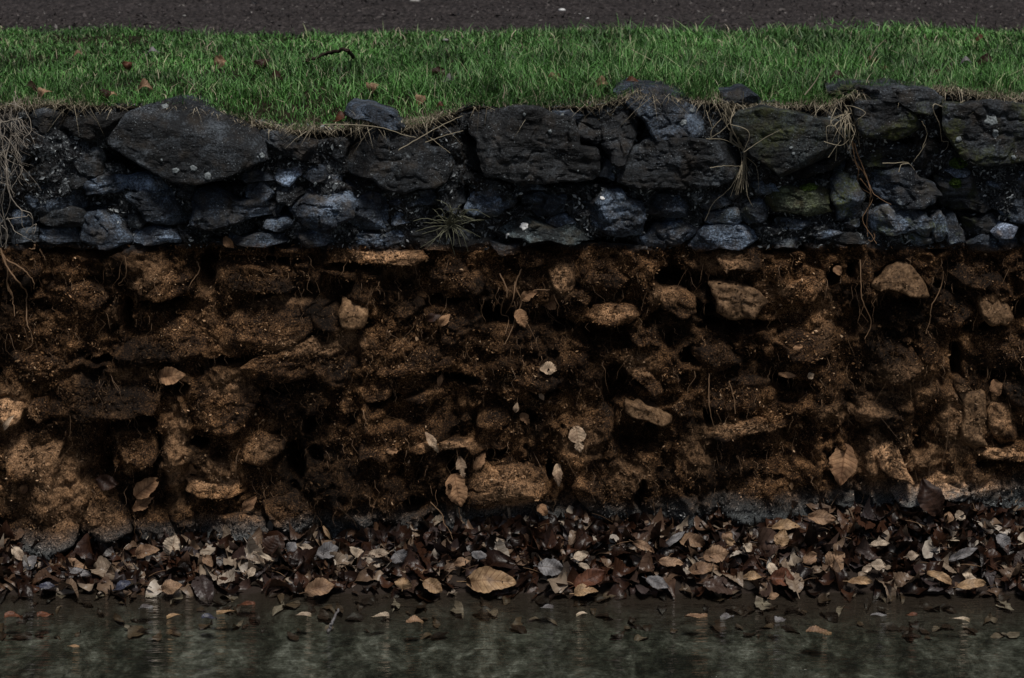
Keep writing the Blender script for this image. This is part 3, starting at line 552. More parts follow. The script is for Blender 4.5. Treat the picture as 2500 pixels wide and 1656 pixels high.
# ------------------------------------------------------------------ surface look-up for everything that sticks to the wall
from mathutils.bvhtree import BVHTree
from mathutils import Vector, Matrix
def bvh_all():
    V = []; F = []; n = 0
    for Vv, Ff in ((Vm.reshape(-1, 3), Fm), (Ve.reshape(-1, 3), Fe)):
        V.append(Vv); F.append(Ff + n); n += len(Vv)
    fl = [tuple(f) for a in F for f in a.tolist()]
    for o, Vf in STONES:
        V.append(Vf); fl += [tuple(i + n for i in p.vertices) for p in o.data.polygons]; n += len(Vf)
    return BVHTree.FromPolygons(np.concatenate(V).tolist(), fl)
BVH = bvh_all()
def hit(u, v, lift=.002):
    d = ray(float(u), float(v)); d = d / np.linalg.norm(d)
    h = BVH.ray_cast(Vector(CAM), Vector(d))
    if h[0] is None: return P(float(u), float(v), -.01), Vector((0, -1, 0))
    n = h[1] if h[1].y < 0 else -h[1]
    return np.array(h[0]) + np.array(n) * lift + np.array([0, -lift, 0]), n

# moss and earth crumbs
def flakes(pts, size, seed, asp=1.6, flat=.5):
    r = np.random.default_rng(seed); n = len(pts)
    a = r.normal(size=(n, 3)); a[:, 1] *= flat; a /= np.linalg.norm(a, axis=1)[:, None]
    b = r.normal(size=(n, 3)); b -= (a * b).sum(1)[:, None] * a; b /= np.linalg.norm(b, axis=1)[:, None]
    c = np.cross(a, b)
    s = size * r.lognormal(0, .38, n)[:, None]
    V = np.stack([pts - a * s * asp, pts + b * s * .8 + c * s * .5, pts + a * s * asp, pts - b * s * .8 + c * s * .35], 1).reshape(-1, 3)
    i = np.arange(n)[:, None] * 4
    return V, (i + np.array([[0, 1, 2, 3]]))
bagv = Bag()
rs = np.random.default_rng(5)
for V, wgt in SAMPLES:
    zz = V[:, 2]; ok = (zz < Z_LINE + .004) & (zz > zbank(V[:, 0]) - .01)
    V = V[ok]
    if not len(V): continue
    dens = np.clip(.55 + 1.3 * fbm(V, .05, 3, 99), .03, 1.3)
    if len(V) > 50000: keep = rs.random(len(V)) < .62 * wgt * dens
    else: keep = rs.random(len(V)) < .80 * wgt * dens
    Q = V[keep] + rs.normal(size=(keep.sum(), 3)) * .0015 + np.array([0, -.0015, 0])
    bagv.add(*flakes(Q, .0014, len(Q), 1.6))
obj('moss_crumbs', setdry(bagv.mesh('moss_crumbs', M['moss'], False), np.concatenate(bagv.V)), wall, kind='stuff')
# crumbs and flecks between the upper stones
V = Vm.reshape(-1, 3); V = V[(rs.random(len(V)) < .45) & (V[:, 2] > Z_LINE)]
Q = V + rs.normal(size=V.shape) * .002 + np.array([0, -.002, 0])
fm = MT('grit', .8, .3); gm = fm.done(fm.ramp(fm.geo.outputs['Random Per Island'], [(0., (.008, .008, .009)), (.5, (.036, .039, .043)), (.82, (.14, .155, .165)), (1., (.50, .54, .56))]))
b = Bag(); b.add(*flakes(Q, .0021, 77)); obj('grit', b.mesh('grit', gm, False), wall, kind='stuff')
# fine rootlets hanging over the brown part
b = Bag(); allp = Ve.reshape(-1, 3); allp = allp[(allp[:, 2] < Z_LINE - .01) & (allp[:, 2] > zbank(allp[:, 0]) + .03)]
for i in rs.integers(0, len(allp), 3200):
    p = allp[i] + np.array([0, -.004, 0]); L = rs.lognormal(-3.7, .55); m_ = 5
    t = np.linspace(0, 1, m_)[:, None]; sx, sy = rs.normal(0, .25), rs.normal(-.12, .2)
    q = p + t * L * np.array([[sx, sy, -1.0 if rs.random() < .7 else .6]]) + rs.normal(size=(m_, 3)) * .10 * L * np.array([1, .5, .2])
    wd = .00038 * (1.2 - t) * rs.uniform(.5, 1.1); o1 = np.array([1, .3, .2]); Vv = np.concatenate([q - wd * o1, q + wd * o1])
    b.add(Vv, [(k_, k_ + 1, m_ + k_ + 1, m_ + k_) for k_ in range(m_ - 1)])
obj('rootlets', b.mesh('rootlets', M['broot']), wall, kind='stuff')

# ------------------------------------------------------------------ lichen rings and white crusts on the upper stones
def crust(u, v, r_px, mat, parent, sy=1.0, name='lichen', label=None):
    n, m_ = 14, 4; V = []; c, nn = hit(u, v)
    V.append(c)
    for i in range(1, m_ + 1):
        for j in range(n):
            a = j * 2 * math.pi / n; rr = r_px * i / m_ * (1 + .14 * math.sin(2 * a + u) + .16 * math.sin(5 * a + v) + random.uniform(-.12, .12))
            p, _ = hit(u + rr * math.cos(a), v + rr * sy * math.sin(a), .0016 if i < m_ else .0002); p[1] = np.clip(p[1], c[1] - .006, c[1] + .006); V.append(p)
    F = [(0, 1 + j, 1 + (j + 1) % n) for j in range(n)]
    for i in range(m_ - 1):
        for j in range(n): F.append((1 + i*n + j, 1 + (i+1)*n + j, 1 + (i+1)*n + (j+1) % n, 1 + i*n + (j+1) % n))
    return obj(name, mesh(name, np.array(V), F, mat), parent, label=label)
for u, v, r_ in ((404, 260, 8), (429, 417, 8), (472, 411, 8), (507, 430, 9), (395, 391, 3), (640, 380, 7)): crust(u, v, r_, M['lichen'], slab)
crust(1280, 552, 12, M['white'], st_flat, .7, 'white_crust'); crust(1470, 484, 6, M['white'], st_mark, .8, 'white_crust'); crust(1240, 573, 4, M['white'], st_flat, .8, 'white_crust')
for u, v, r_ in ((1343, 322, 5), (1373, 281, 4), (1280, 280, 4), (1411, 417, 2), (1931, 361, 4), (1937, 375, 4), (2430, 326, 9), (2420, 295, 14), (2475, 385, 6), (2340, 340, 7), (1690, 270, 6), (1668, 300, 8), (770, 449, 4)):
    crust(u, v, r_, M['lichen'], wall)

# ------------------------------------------------------------------ moss cushions
def cushion(u, v, ru, rv, label):
    b = Bag(); n = 700; r = np.random.default_rng(int(u)); Q = []
    for i in range(n):
        a = r.uniform(0, 6.28); q = math.sqrt(r.uniform()); p, _ = hit(u + ru * q * math.cos(a), v + rv * q * math.sin(a), .002 + .006 * (1 - q)); Q.append(p)
    b.add(*flakes(np.array(Q), .0016, int(v), 1.2, 1)); return obj('moss_cushion', b.mesh('moss_cushion', M['green'], False), None, label=label, cat='moss', group='green moss on the upper wall', kind='stuff')
cushion(2338, 398, 21, 12, 'bright green moss cushion under the lichen spotted block at the right')
cushion(2333, 446, 13, 9, 'small dull green moss tuft below the brighter moss cushion')
cushion(1972, 458, 22, 8, 'dark green moss patch above the yellow green stained stone')

# ------------------------------------------------------------------ ground above the wall
def ground_z(x, y):
    t = sst(0, .34, y); z = ztop(x) * (1 - t) + 0 * t
    p = np.stack([x, y, np.zeros_like(x)], -1)
    return z + .010 * fbm(p, .25, 3, 60) * sst(0, .2, y) + .004 * fbm(p, .05, 3, 61)
xs = np.linspace(-2.4, 2.4, 500); ys = np.concatenate([np.linspace(-.004, .6, 70), np.linspace(.62, 2.6, 70)])
Xg, Yg = np.meshgrid(xs, ys); Zg = ground_z(Xg, Yg)
soil = simple('dark_turf_soil', (.022, .018, .011), .95, .6, 60, .1, .01)
obj('turf_ground', mesh('turf_ground', np.stack([Xg, Yg, Zg], 2), gridF(len(ys), len(xs)), soil), kind='structure')
pm = MT('packed_earth', .9, .15)
pc = pm.ramp(pm.noise(90, 5, .8, stretch=(1, .35, 1)), [(.38, (.012, .010, .010)), (.5, (.040, .034, .0335)), (.62, (.085, .073, .071)), (.72, (.18, .16, .155))])
pc = pm.mix(pm.ramp(pm.noise(2.2, 4, .6, stretch=(.4, 1, 1)), [(.4, 0.), (.65, .6)]), pc, pm.mix(1.0, pc, (.55, .52, .5), 'MULTIPLY'))
pmat = pm.done(pc, pm.bump(pm.noise(40, 5, .7), .012, 1.))
xs = np.concatenate([np.linspace(-60, -2.2, 20), np.linspace(-2, 2, 420), np.linspace(2.2, 60, 20)]); ys = np.concatenate([np.linspace(1.05, 3.0, 180), np.linspace(3.1, 90, 30)])
Xp, Yp = np.meshgrid(xs, ys); pp = np.stack([Xp, Yp, 0 * Xp], -1)
edge = 1.40 + .12 * fbm(pp * np.array([1, 0, 0]), .5, 3, 71) + np.interp(Xp, [-1.3, -.7, -.35, 0, .6, 1.3], [.12, -.06, -.16, -.04, -.05, .04])
Zp = .001 + .012 * sst(0, .12, Yp - edge) - .03 * (1 - sst(-.25, 0, Yp - edge)) + .004 * fbm(pp, .03, 3, 72) + .006 * fbm(pp, .3, 2, 73)
obj('earth_path', mesh('earth_path', np.stack([Xp, Yp, Zp], 2), gridF(len(ys), len(xs)), pmat), kind='structure')
def edge_of(x): 
    p = np.stack([x, 0 * x, 0 * x], -1); return 1.40 + .12 * fbm(p, .5, 3, 71) + np.interp(x, [-1.3, -.7, -.35, 0, .6, 1.3], [.12, -.06, -.16, -.04, -.05, .04])

# pale chips and grit on the path
b = Bag(); n = 6000; X = rs.uniform(-2, 2, n); Y = rs.uniform(1.4, 3.2, n); Q = np.stack([X, Y, np.full(n, .014)], 1)
gp = MT('path_grit', .8, .2); gpm = gp.done(gp.ramp(gp.geo.outputs['Random Per Island'], [(0., (.04, .035, .036)), (.6, (.08, .07, .07)), (.9, (.15, .135, .13)), (1., (.32, .3, .29))]))
b.add(*flakes(Q, .0032, 12)); obj('path_grit', b.mesh('path_grit', gpm, False), kind='stuff')
def pebble(u, v, rpx, label, mat='pebble', z=.014):
    p = G(float(u), float(v), z); s = rpx * K * np.linalg.norm(p - CAM); V = []; F = []
    for i in range(5):
        for j in range(8):
            th = i / 4 * math.pi; ph = j * math.pi / 4; rr = 1 + .18 * math.sin(3 * ph + u + i)
            V.append((s * rr * math.sin(th) * math.cos(ph), s * rr * math.sin(th) * math.sin(ph) * .8, s * .45 * math.cos(th)))
    for i in range(4):
        for j in range(8): F.append((i*8+j, (i+1)*8+j, (i+1)*8+(j+1) % 8, i*8+(j+1) % 8))
    return obj('pebble', mesh('pebble', np.array(V), F, M[mat]), None, label=label, cat='pebble', group='pale stone chips on the earth path', loc=tuple(p))
pebble(1373, 25, 9, 'largest white chip on the dark path above the middle of the wall', 'white')
pebble(1435, 45, 4, 'tiny white chip just right of the largest one on the path', 'white')
pebble(1415, 34, 4, 'dull chip between the two white chips on the path')
pebble(1012, 3, 14, 'flat pale chip at the very far side of the path')
pebble(690, 23, 4, 'small white chip on the path left of centre')
pebble(450, 39, 5, 'small pale chip on the path above the big smooth slab')
pebble(2142, 62, 5, 'dull pale chip at the grass edge on the right')
pebble(1087, 98, 8, 'flat whitish chip lying in the far edge of the grass', 'pebble')

# ------------------------------------------------------------------ grass
def blades(X, Y, Z, h, wdt, bend, seed, drop=.42, hang=None):
    r = np.random.default_rng(seed); n = len(X)
    az = r.uniform(0, 2 * math.pi, n); be = bend * r.uniform(.2, 1.4, n); d = np.stack([np.cos(az), np.sin(az)], 1)
    if hang is not None: d[:, 1] = -np.abs(d[:, 1]) * hang
    wa = az + r.uniform(.6, 2.4, n); wv = np.stack([np.cos(wa), np.sin(wa) * .6, 0 * wa], 1)
    t = np.array([0, .35, .72, 1.0]); L = []
    base = np.stack([X, Y, Z], 1)
    for k_, tt in enumerate(t):
        z_ = h * (tt - drop * be * tt * tt); o_ = (h * be * tt * tt)[:, None] * d
        c = base + np.concatenate([o_, z_[:, None]], 1); ww = (wdt * (1 - tt ** 1.5))[:, None] * wv
        L += [c - ww, c + ww] if k_ < 3 else [c]
    V = np.stack(L, 1).reshape(-1, 3); i = np.arange(n)[:, None] * 7
    F = np.concatenate([i + np.array([[0, 1, 3, 2]]), i + np.array([[2, 3, 5, 4]]), i + np.array([[4, 5, 6, 6]])])
    return V, F
def blademesh(name, V, F, mat):
    tri = F[:, 2] == F[:, 3]; Q = F[~tri]; T3 = F[tri][:, :3]
    Tq = np.concatenate([Q[:, [0, 1, 2]], Q[:, [0, 2, 3]], T3]); return mesh(name, V, Tq, mat, False)
n = 160000
X = rs.uniform(-1.75, 1.75, n); Y = .012 + 1.75 * rs.random(n) ** 1.25
den = fbm(np.stack([X, Y, 0 * X], 1), .12, 3, 81)
keep = (Y < edge_of(X) + .10 * den + .05 * rs.normal(size=n)) & (rs.random(n) < .75 + .9 * den) ; X, Y, den = X[keep], Y[keep], den[keep]
tuf = fbm(np.stack([X, Y, 0 * X], 1), .10, 2, 91)
lenx = np.interp(X, [-1.2, -.3, 0, .35, .9, 1.2], [.7, .9, 1.3, 1.4, 1.25, .95])
h = (.012 + .024 * rs.random(len(X)) ** 1.5 + .034 * np.clip(tuf, 0, 1)) * lenx * np.clip(1.25 - .38 * Y, .45, 1.2) * np.clip(Y / .10, .45, 1)
tall = rs.random(len(X)) < .03; h[tall] *= 1.9
V, F = blades(X, Y, ground_z(X, Y), h, (.0008 + .0006 * rs.random(len(X)) ** 2 + .0006 * Y), 1.05, 3)
obj('grass', blademesh('grass', V, F, M['grass']), kind='stuff')
n = 2600; X = rs.uniform(-1.6, 1.6, n); Y = rs.uniform(.02, 1.25, n) ** 1.2; dn = fbm(np.stack([X, Y, 0 * X], 1), .14, 3, 501); kp = rs.random(n) < .25 + 1.8 * dn; X, Y = X[kp], Y[kp]
V, F = blades(X, Y, ground_z(X, Y) + .008, .022 + .03 * rs.random(len(X)), .0007 + .0004 * Y, 1.4, 23, drop=.5)
obj('dead_grass', blademesh('dead_grass', V, F, M['straw']), kind='stuff')
# matted straw along the wall's lip, spilling over it
n = 12000; X = rs.uniform(-1.4, 1.4, n); u_ = x2u(X)
wgt = np.interp(u_, [0, 200, 380, 520, 620, 760, 1050, 1150, 1420, 1520, 1650, 2060, 2150, 2330, 2500], [1., .8, .12, .3, .7, .8, 1., .25, .25, .7, 1., 1., .35, 1., 1.])
kp = rs.random(n) < wgt; X = X[kp]; Y = rs.uniform(-.012, .05, len(X)) - .012 * rs.random(len(X))
kc = np.clip(.4 + 2.2 * fbm(np.stack([X, 0 * X, 0 * X], 1), .05, 3, 301), .15, 2.0)
V, F = blades(X, Y, ztop(X) + .004 - np.clip(-Y, 0, 1) * .4, .010 + .045 * kc * rs.random(len(X)) ** 2, .0004 + .0005 * rs.random(len(X)), 1.5, 9, drop=.95, hang=.7)
obj('dry_straw', blademesh('dry_straw', V, F, M['straw']), kind='stuff')

# green and bleached tussocks leaning over the lip
n = 7000; X = rs.uniform(-1.5, 1.5, n); kc = fbm(np.stack([X, 0 * X, 0 * X], 1), .06, 3, 401); kp = rs.random(n) < .35 + 1.6 * kc; X, kc = X[kp], kc[kp]
V, F = blades(X, rs.uniform(-.006, .05, len(X)), ztop(X) + .003, (.018 + .05 * np.clip(kc, 0, 1)) * rs.uniform(.6, 1.5, len(X)), .0008 + .0004 * rs.random(len(X)), 1.0, 19, drop=.6, hang=.9)
obj('overhanging_grass', blademesh('overhanging_grass', V, F, M['grass']), kind='stuff')

# ------------------------------------------------------------------ straws, roots and tufts
def wpts(pts, off=.006):
    """photo pixels to points just in front of the wall"""
    out = [hit(u, v, off)[0] for u, v in pts]; return out
def strand(pts, r0, r1, mat, name, parent=None, off=.006, smoothY=True, wob=.0015, flat=False, **kw):
    q = np.array(wpts(pts, off))
    if flat: yf = q[:, 1].min() - .004; q = np.array([P(float(u), float(v), yf) for u, v in pts])
    if smoothY: q[:, 1] = np.minimum(q[:, 1], np.convolve(np.pad(q[:, 1], 1, 'edge'), np.ones(3) / 3, 'valid'))
    V, F = tube(q, r0, r1, 5, wob, random.random() * 50); return obj(name, mesh(name, V, F, mat), parent, **kw)
rt = obj('root_curtain', None, label='curtain of pale tangled roots hanging down the left end of the wall', cat='roots')
A = lambda pts: R1(pts)
LEFT = [R1([(60,640),(150,690),(185,780),(190,860),(180,900)]), R1([(40,840),(75,880),(120,950),(170,1000)]), R1([(70,860),(60,960),(50,1100),(40,1280),(30,1420),(40,1540)]), R1([(20,900),(15,1000),(20,1160),(10,1330),(15,1480)]),
 R1([(50,1100),(90,1180),(170,1260),(210,1300),(205,1400)]), R1([(160,1010),(150,1070),(80,1140)]), R1([(60,1330),(110,1390),(160,1440),(220,1510)]), R1([(80,1340),(150,1340),(190,1300),(215,1320)]),
 R1([(0,1350),(50,1300),(60,1200),(40,1050)]), R1([(20,700),(30,800),(50,900),(45,1000),(60,1090)]), R1([(100,720),(130,760),(120,820),(70,830)]), R1([(90,560),(110,620),(150,660)]), R1([(30,740),(90,730),(110,790),(90,860)]),
 R1([(180,900),(200,890),(195,920)]), R1([(170,1400),(230,1400),(250,1430)]), R1([(10,1400),(40,1450),(60,1530)]), R1([(30,1150),(20,1250),(45,1350),(50,1500)]), R1([(0,1090),(30,1130),(60,1140)]),
 R1([(55,900),(70,1000),(60,1100),(75,1200)]), R1([(0,800),(20,870),(10,950)]), R1([(110,1240),(160,1300),(150,1370),(190,1400)])]
for i, pts in enumerate(LEFT): strand(pts, .0014 if i in (2, 3, 4) else .0008, .0004, M['root'], 'root_strand', rt, .012)
for pts in [R4([(0,120),(30,200),(40,330),(60,420),(95,460),(80,540)]), R4([(10,130),(60,240),(130,310),(180,380),(185,470),(165,580),(205,640),(185,690),(165,715)]), R4([(80,170),(140,250),(190,310),(200,340)]),
            R4([(200,275),(235,325)]), R4([(30,330),(60,420),(70,460)]), R4([(240,140),(270,190)]), R4([(210,110),(200,130),(175,135)])]:
    strand(pts, .0021, .0007, M['broot'], 'root_strand', rt, .010)
V, F = tube(np.array([P(20., 600., -.04), P(40., 640., -.045), P(20., 690., -.04)]), .001, .0005)
# bunch of small hairy roots at the top-left corner
b = Bag()
for i in range(170):
    u0 = random.uniform(-60, 70); v0 = random.uniform(235, 420) if i < 200 else random.uniform(420, 580)
    if v0 > 300: u0 = min(u0, 45)
    p, _ = hit(u0, v0, random.uniform(.003, .02)); L = random.uniform(.015, .05); a = random.gauss(0, .9)
    q = [p, p + np.array([math.sin(a) * .5, random.uniform(-.4, .2), -.6]) * L, p + np.array([math.sin(a) + random.gauss(0, .3), random.uniform(-.5, .2), -.9]) * L]
    V, F = tube(q, .0005, .0002, 3); b.add(V, F)
obj('fine_roots', b.mesh('fine_roots', M['root']), rt, kind='stuff')

def tuft(name, spines, label, cat, mat, r0=.0008, r1=.0003, off=.010, grp=None, flat=False):
    root = obj(name, None, label=label, cat=cat, group=grp)
    for pts in spines: strand(pts, r0, r1, mat, 'straw', root, off, wob=.0008, flat=flat)
    return root
# the pale sheaf hanging between the grass and the diamond boulder
sp = []
for i in range(34):
    a = random.uniform(-14, 14); e = random.gauss(0, 14); tgt = random.uniform(410, 478)
    sp.append([(1775 + a * .6, 250 + random.uniform(0, 30)), (1780 + a * .8, 300), (1793 + a * .5, 340), (1806 + a * .4, 368), (1808 + e * .5, 400), (1806 + e, tgt)])
sp += [R3([(330,760),(400,790),(425,840),(405,920)]), R3([(410,920),(500,860),(615,795)]), R3([(150,875),(250,870),(330,890)]), R3([(190,1010),(260,1015),(340,1015)]), R3([(320,1100),(260,1160),(200,1250),(165,1350)]),
       R3([(420,950),(480,1030),(495,1170)]), R3([(250,740),(200,800),(195,850)]), R3([(380,1100),(410,1180),(440,1240)]), R3([(300,740),(240,820),(180,860)]), R3([(330,620),(310,700),(300,780)]), R3([(390,585),(350,680),(320,740)]), R3([(170,690),(160,760),(190,800)])]
tuft('dry_grass_sheaf', sp, 'sheaf of bleached dry grass hanging beside the diamond shaped boulder', 'dry grass', M['straw'])
sp = []
for i in range(26):
    u0, v0 = 2062 + random.gauss(0, 12), 285 + random.gauss(0, 12); a = random.uniform(-2.6, .6)
    sp.append([(u0, v0), (u0 - 12 + 14 * math.cos(a), v0 + 22 + random.gauss(0, 6)), (u0 - 30 * random.random() + 22 * math.cos(a), v0 + 50 + random.gauss(0, 16))])
sp += [R3([(1030,630),(1090,650),(1135,680),(1100,720),(1050,740)]), R3([(880,870),(930,880),(1000,870),(1060,800)]), R3([(900,940),(950,890),(1000,850)]), R3([(940,955),(960,890)]), R3([(870,720),(960,710),(1060,700)])]
tuft('dry_grass_tuft', sp, 'small ragged tuft of dry stems right of the diamond shaped boulder', 'dry grass', M['straw'], .0009)
tuft('hanging_root', [R3([(1050,860),(1070,930),(1100,1000),(1130,1090),(1145,1200),(1140,1300),(1160,1400),(1165,1480)]), R3([(1060,880),(1090,960),(1120,1050),(1160,1130),(1220,1200),(1290,1280)]),
     R3([(1080,960),(1085,1040),(1120,1120),(1160,1230),(1150,1340),(1180,1460),(1195,1510)]), R3([(1180,1450),(1195,1470),(1190,1500),(1165,1490)]), R3([(1100,1080),(1150,1160),(1165,1260)])],
     'long brown root running down the joint right of the diamond shaped boulder', 'root', M['broot'], .0012, .0006)
tuft('thin_stem', [R3([(1735,625),(1640,622),(1560,650),(1545,690),(1575,770),(1600,840),(1628,880),(1605,930)])], 'single thin pale stem looping down the wall near the right edge', 'stem', M['straw'], .0012, .0005)
tuft('thin_stem', [R3([(1520,890),(1480,950),(1450,990)]), R3([(1230,980),(1310,995),(1400,1000),(1450,1040)]), R3([(1400,1000),(1360,1040),(1345,1070)]), R3([(1460,740),(1510,790),(1530,850),(1500,900)])],
     'faint branching stems below the square dark stone on the right', 'stem', M['straw'], .0009, .0005)
tuft('long_straw', [R2([(360,930),(450,875),(600,790),(700,740),(760,715)])], 'stiff pale straw slanting over the lip left of the great boulder', 'straw', M['straw'], .0012, .0006, .02, flat=True)
tuft('long_straw', [R2([(-120,768),(0,770),(150,775),(280,795),(400,835),(470,850)])], 'long bent pale straw lying across the wall top left of centre', 'straw', M['straw'], .0009, .0006, .014, flat=True)
tuft('long_straw', [R2([(525,880),(640,840),(760,808)])], 'short straw below the stiff slanting straw', 'straw', M['straw'], .0008, .0006, .016, flat=True)
tuft('long_straw', [R2([(560,850),(620,900),(680,945)])], 'thin straw dangling into the gap beside the great boulder', 'straw', M['straw'], .0007, .0005, .012, flat=True)
# sprawling spidery plant on the wall
sp = []
for i in range(46):
    a = random.uniform(0, 2 * math.pi); L = random.uniform(28, 92) * (1.15 if abs(math.cos(a)) > .5 else .95); u0, v0 = 1103 + random.gauss(0, 5), 545 + random.gauss(0, 4)
    sp.append([(u0, v0), (u0 + .55 * L * math.cos(a), v0 + .50 * L * math.sin(a) - 9), (u0 + L * math.cos(a), v0 + .95 * L * math.sin(a) * .8 + random.uniform(-4, 14))])
spid = MT('olive_stem', .6, .3); spm = spid.done(spid.mix(spid.geo.outputs['Random Per Island'], (.05, .055, .03), (.2, .2, .14)))
t_ = obj('spidery_plant', None, label='spidery tuft of olive stems growing from the joint above the dirt line', cat='plant')
for pts in sp:
    q = np.array(wpts(pts, .008)); y0 = q[0, 1]; q[1, 1] = min(q[1, 1], y0) - .018; q[2, 1] = min(q[2, 1] - .004, y0 - .012 + .01 * random.random())
    V, F = tube(q, .0011, .0004, 4, .0006, random.random() * 9); obj('stem', mesh('stem', V, F, spm), t_)
# brown roots in the lower wall
tuft('torn_root', [R5([(1115,240),(1105,340),(1100,440),(1090,520),(1070,590),(1030,680),(1010,720)]), R5([(1030,400),(1010,470),(1040,560),(1025,650)]), R5([(1090,330),(1060,420),(1035,520)]), R5([(1100,570),(1130,560),(1165,558)]),
     R5([(980,280),(1010,360),(1030,420)]), R5([(1160,380),(1230,370),(1280,380)])], 'forked brown root with a torn skin hanging below the dirt line at centre', 'root', M['broot'], .0017, .0007, .008)
for lab, pts in [('long straight brown root hair hanging from below the yellow green stone', R6([(1125,190),(1132,300),(1138,430),(1142,560),(1145,650)])), ('slanting brown root beside the pointed light stone', R6([(1590,250),(1570,340),(1545,450),(1520,540),(1500,620)])),
                 ('faint upright root thread left of the long stone ledge', R6([(170,860),(185,980),(200,1100),(207,1210)])), ('short root thread right of the faint upright one', R6([(310,930),(314,1030),(316,1130)])),
                 ('root thread at the right side of the dark slot', R6([(1650,1150),(1640,1280),(1620,1400),(1612,1490)])), ('drooping root near the left pale lump', R4([(1220,170),(1222,260),(1210,330),(1190,390)])),
                 ('curling root on the dark left hand hollow', R4([(770,180),(775,250),(750,300),(760,350)])), ('root thread above the middle leaf', R5([(1885,370),(1888,420),(1886,490)])),
                 ('thin root under the boulder near the foot of the wall', GM([(640,230),(700,300),(740,380),(770,450)])), ('stout root standing beside the brown ribbed leaf', GM([(840,260),(850,340),(870,420),(880,470)]))]:
    strand(pts, .0013, .0008, M['broot'], 'root', None, .010, label=lab, cat='root', group='roots on the lower wall')

# ------------------------------------------------------------------ leaves
def leafgeo(L, W, curl=.3, fold=.25, twist=0.0, seed=0, nu=26, nv=8, torn=0.0, stalk=True):
    r = random.Random(seed); V = []; F = []; r_v = .030
    for i in range(nu + 1):
        t = i / nu; wdt = W / 2 * (math.sin(math.pi * min(1, t * .94 + .05)) ** .72) * (1 - .25 * (t - .45)) * (1 + (.03 if nu > 12 else .07) * math.cos(i * 2.1 + seed)) * (1 + .10 * math.sin(t * 9 + seed) + .05 * math.sin(t * 23 + seed * 2))
        if torn and t > .5: wdt *= 1 - torn * r.random()
        for j in range(nv + 1):
            s = j / nv * 2 - 1
            x = (t - .5) * L; y = s * wdt
            z = -curl * L * (t - .5) ** 2 * 2.4 + fold * abs(s) * wdt + .05 * W * math.sin(s * 3 + t * 7 + seed) + (r_v * W * math.cos(6.283 * (t * 8 - abs(s) * 1.3)) * min(1, abs(s) * 4) if nu > 12 else .018 * W * (-1) ** i * abs(s)) - (.02 * W if abs(s) < .05 else 0) + .05 * W * math.sin(s * 5.1 + seed * 1.7) * math.sin(t * 8.3 + seed) + .10 * W * s * s * math.sin(t * 5 + seed * 2.3) + twist * x * s
            V.append((x, y, z))
    for i in range(nu):
        for j in range(nv): a = i * (nv + 1) + j; F.append((a, a + 1, a + nv + 2, a + nv + 1))
    if stalk:
        n0 = len(V); g = .0009
        for q in range(3):
            x = -.5 * L - q * .10 * L; V += [(x, -g, -.6 * curl * L + .0 * q), (x, g, -.6 * curl * L), (x, 0, -.6 * curl * L + 2 * g)]
        for q in range(2):
            for e in range(3): F.append((n0 + q*3 + e, n0 + q*3 + (e+1) % 3, n0 + q*3 + 3 + (e+1) % 3, n0 + q*3 + 3 + e))
    return np.array(V), F
def leafuv(me, nu=26, nv=8):
    uv = me.uv_layers.new(name='UVMap'); vi = np.zeros(len(me.loops), np.int32); me.loops.foreach_get('vertex_index', vi)
    a = np.stack([(vi // (nv + 1)) / nu, (vi % (nv + 1)) / nv], 1); a[vi >= (nu + 1) * (nv + 1)] = (0, .5)
    uv.data.foreach_set('uv', a.astype(np.float32).ravel()); return me
def orient(right, normal):
    n = Vector(normal).normalized(); x = Vector(right); x = (x - n * x.dot(n)).normalized(); y = n.cross(x)
    return Matrix((x, y, n)).transposed().to_4x4()
def wall_leaf(u, v, lpx, wpx, ang, mat, label, curl=.25, fold=.2, grp='leaves caught on the lower wall', off=.009, torn=0., tiltz=.15):
    """ang: direction of the leaf tip in the picture, degrees from right, counter-clockwise"""
    p, _ = hit(u, v, off); s = K * float((p - CAM) @ FW)
    V, F = leafgeo(lpx * s, wpx * s, curl, fold, random.uniform(-.15, .15), int(u), torn=torn, stalk=False); 
    mx = orient((math.cos(R(ang)), 0, math.sin(R(ang))), (random.uniform(-.25, .25), -1, tiltz + random.uniform(-.05, .25)))
    V = np.array([(mx @ Vector(q)) for q in V])
    o = obj('leaf', leafuv(mesh('leaf', V, F, mat)), None, label=label, cat='leaf', group=grp, loc=tuple(p)); return o
wall_leaf(2051, 1107, 104, 66, -95, M['wtan'], 'large tan oval leaf pasted point down on the right lower wall', .08, .06, off=.02, tiltz=.3)
wall_leaf(1348, 893, 46, 30, 0, M['wpale'], 'small pale leaf with an upright stalk on the middle of the brown wall', .2, .2)
wall_leaf(1107, 1188, 82, 56, -75, M['wtan'], 'ribbed brown leaf hanging left of the rounded boulder near the foot', .2, .2)
wall_leaf(1129, 1138, 60, 24, -80, M['wpale'], 'torn pale leaf scrap hanging over the small dark hole', .4, .3, torn=.6)
wall_leaf(1170, 1126, 52, 26, 60, M['wtan'], 'curled tan scrap right of the torn pale one', .4, .4, torn=.5)
wall_leaf(1407, 1075, 66, 42, -80, M['wpale'], 'ragged whitish leaf remains above the rounded boulder', .1, .1, torn=.8)
wall_leaf(1366, 1150, 56, 24, -85, M['wpale'], 'narrow pale leaf scrap in the dark crack right of the boulder', .3, .3, torn=.4)
wall_leaf(1332, 1243, 34, 26, -60, M['wtan'], 'crumpled tan leaf under the rounded boulder right side', .4, .3, torn=.4)
wall_leaf(1355, 738, 58, 40, 10, M['wtan'], 'round brown leaf lodged right of the forked root', .3, .2)
wall_leaf(1300, 716, 44, 26, 25, M['wtan'], 'brown leaf scrap between the forked root and the round brown leaf', .3, .3, torn=.4)
wall_leaf(1270, 770, 48, 34, -70, M['wtan'], 'triangular torn leaf held on the forked root', .1, .1, torn=.3)
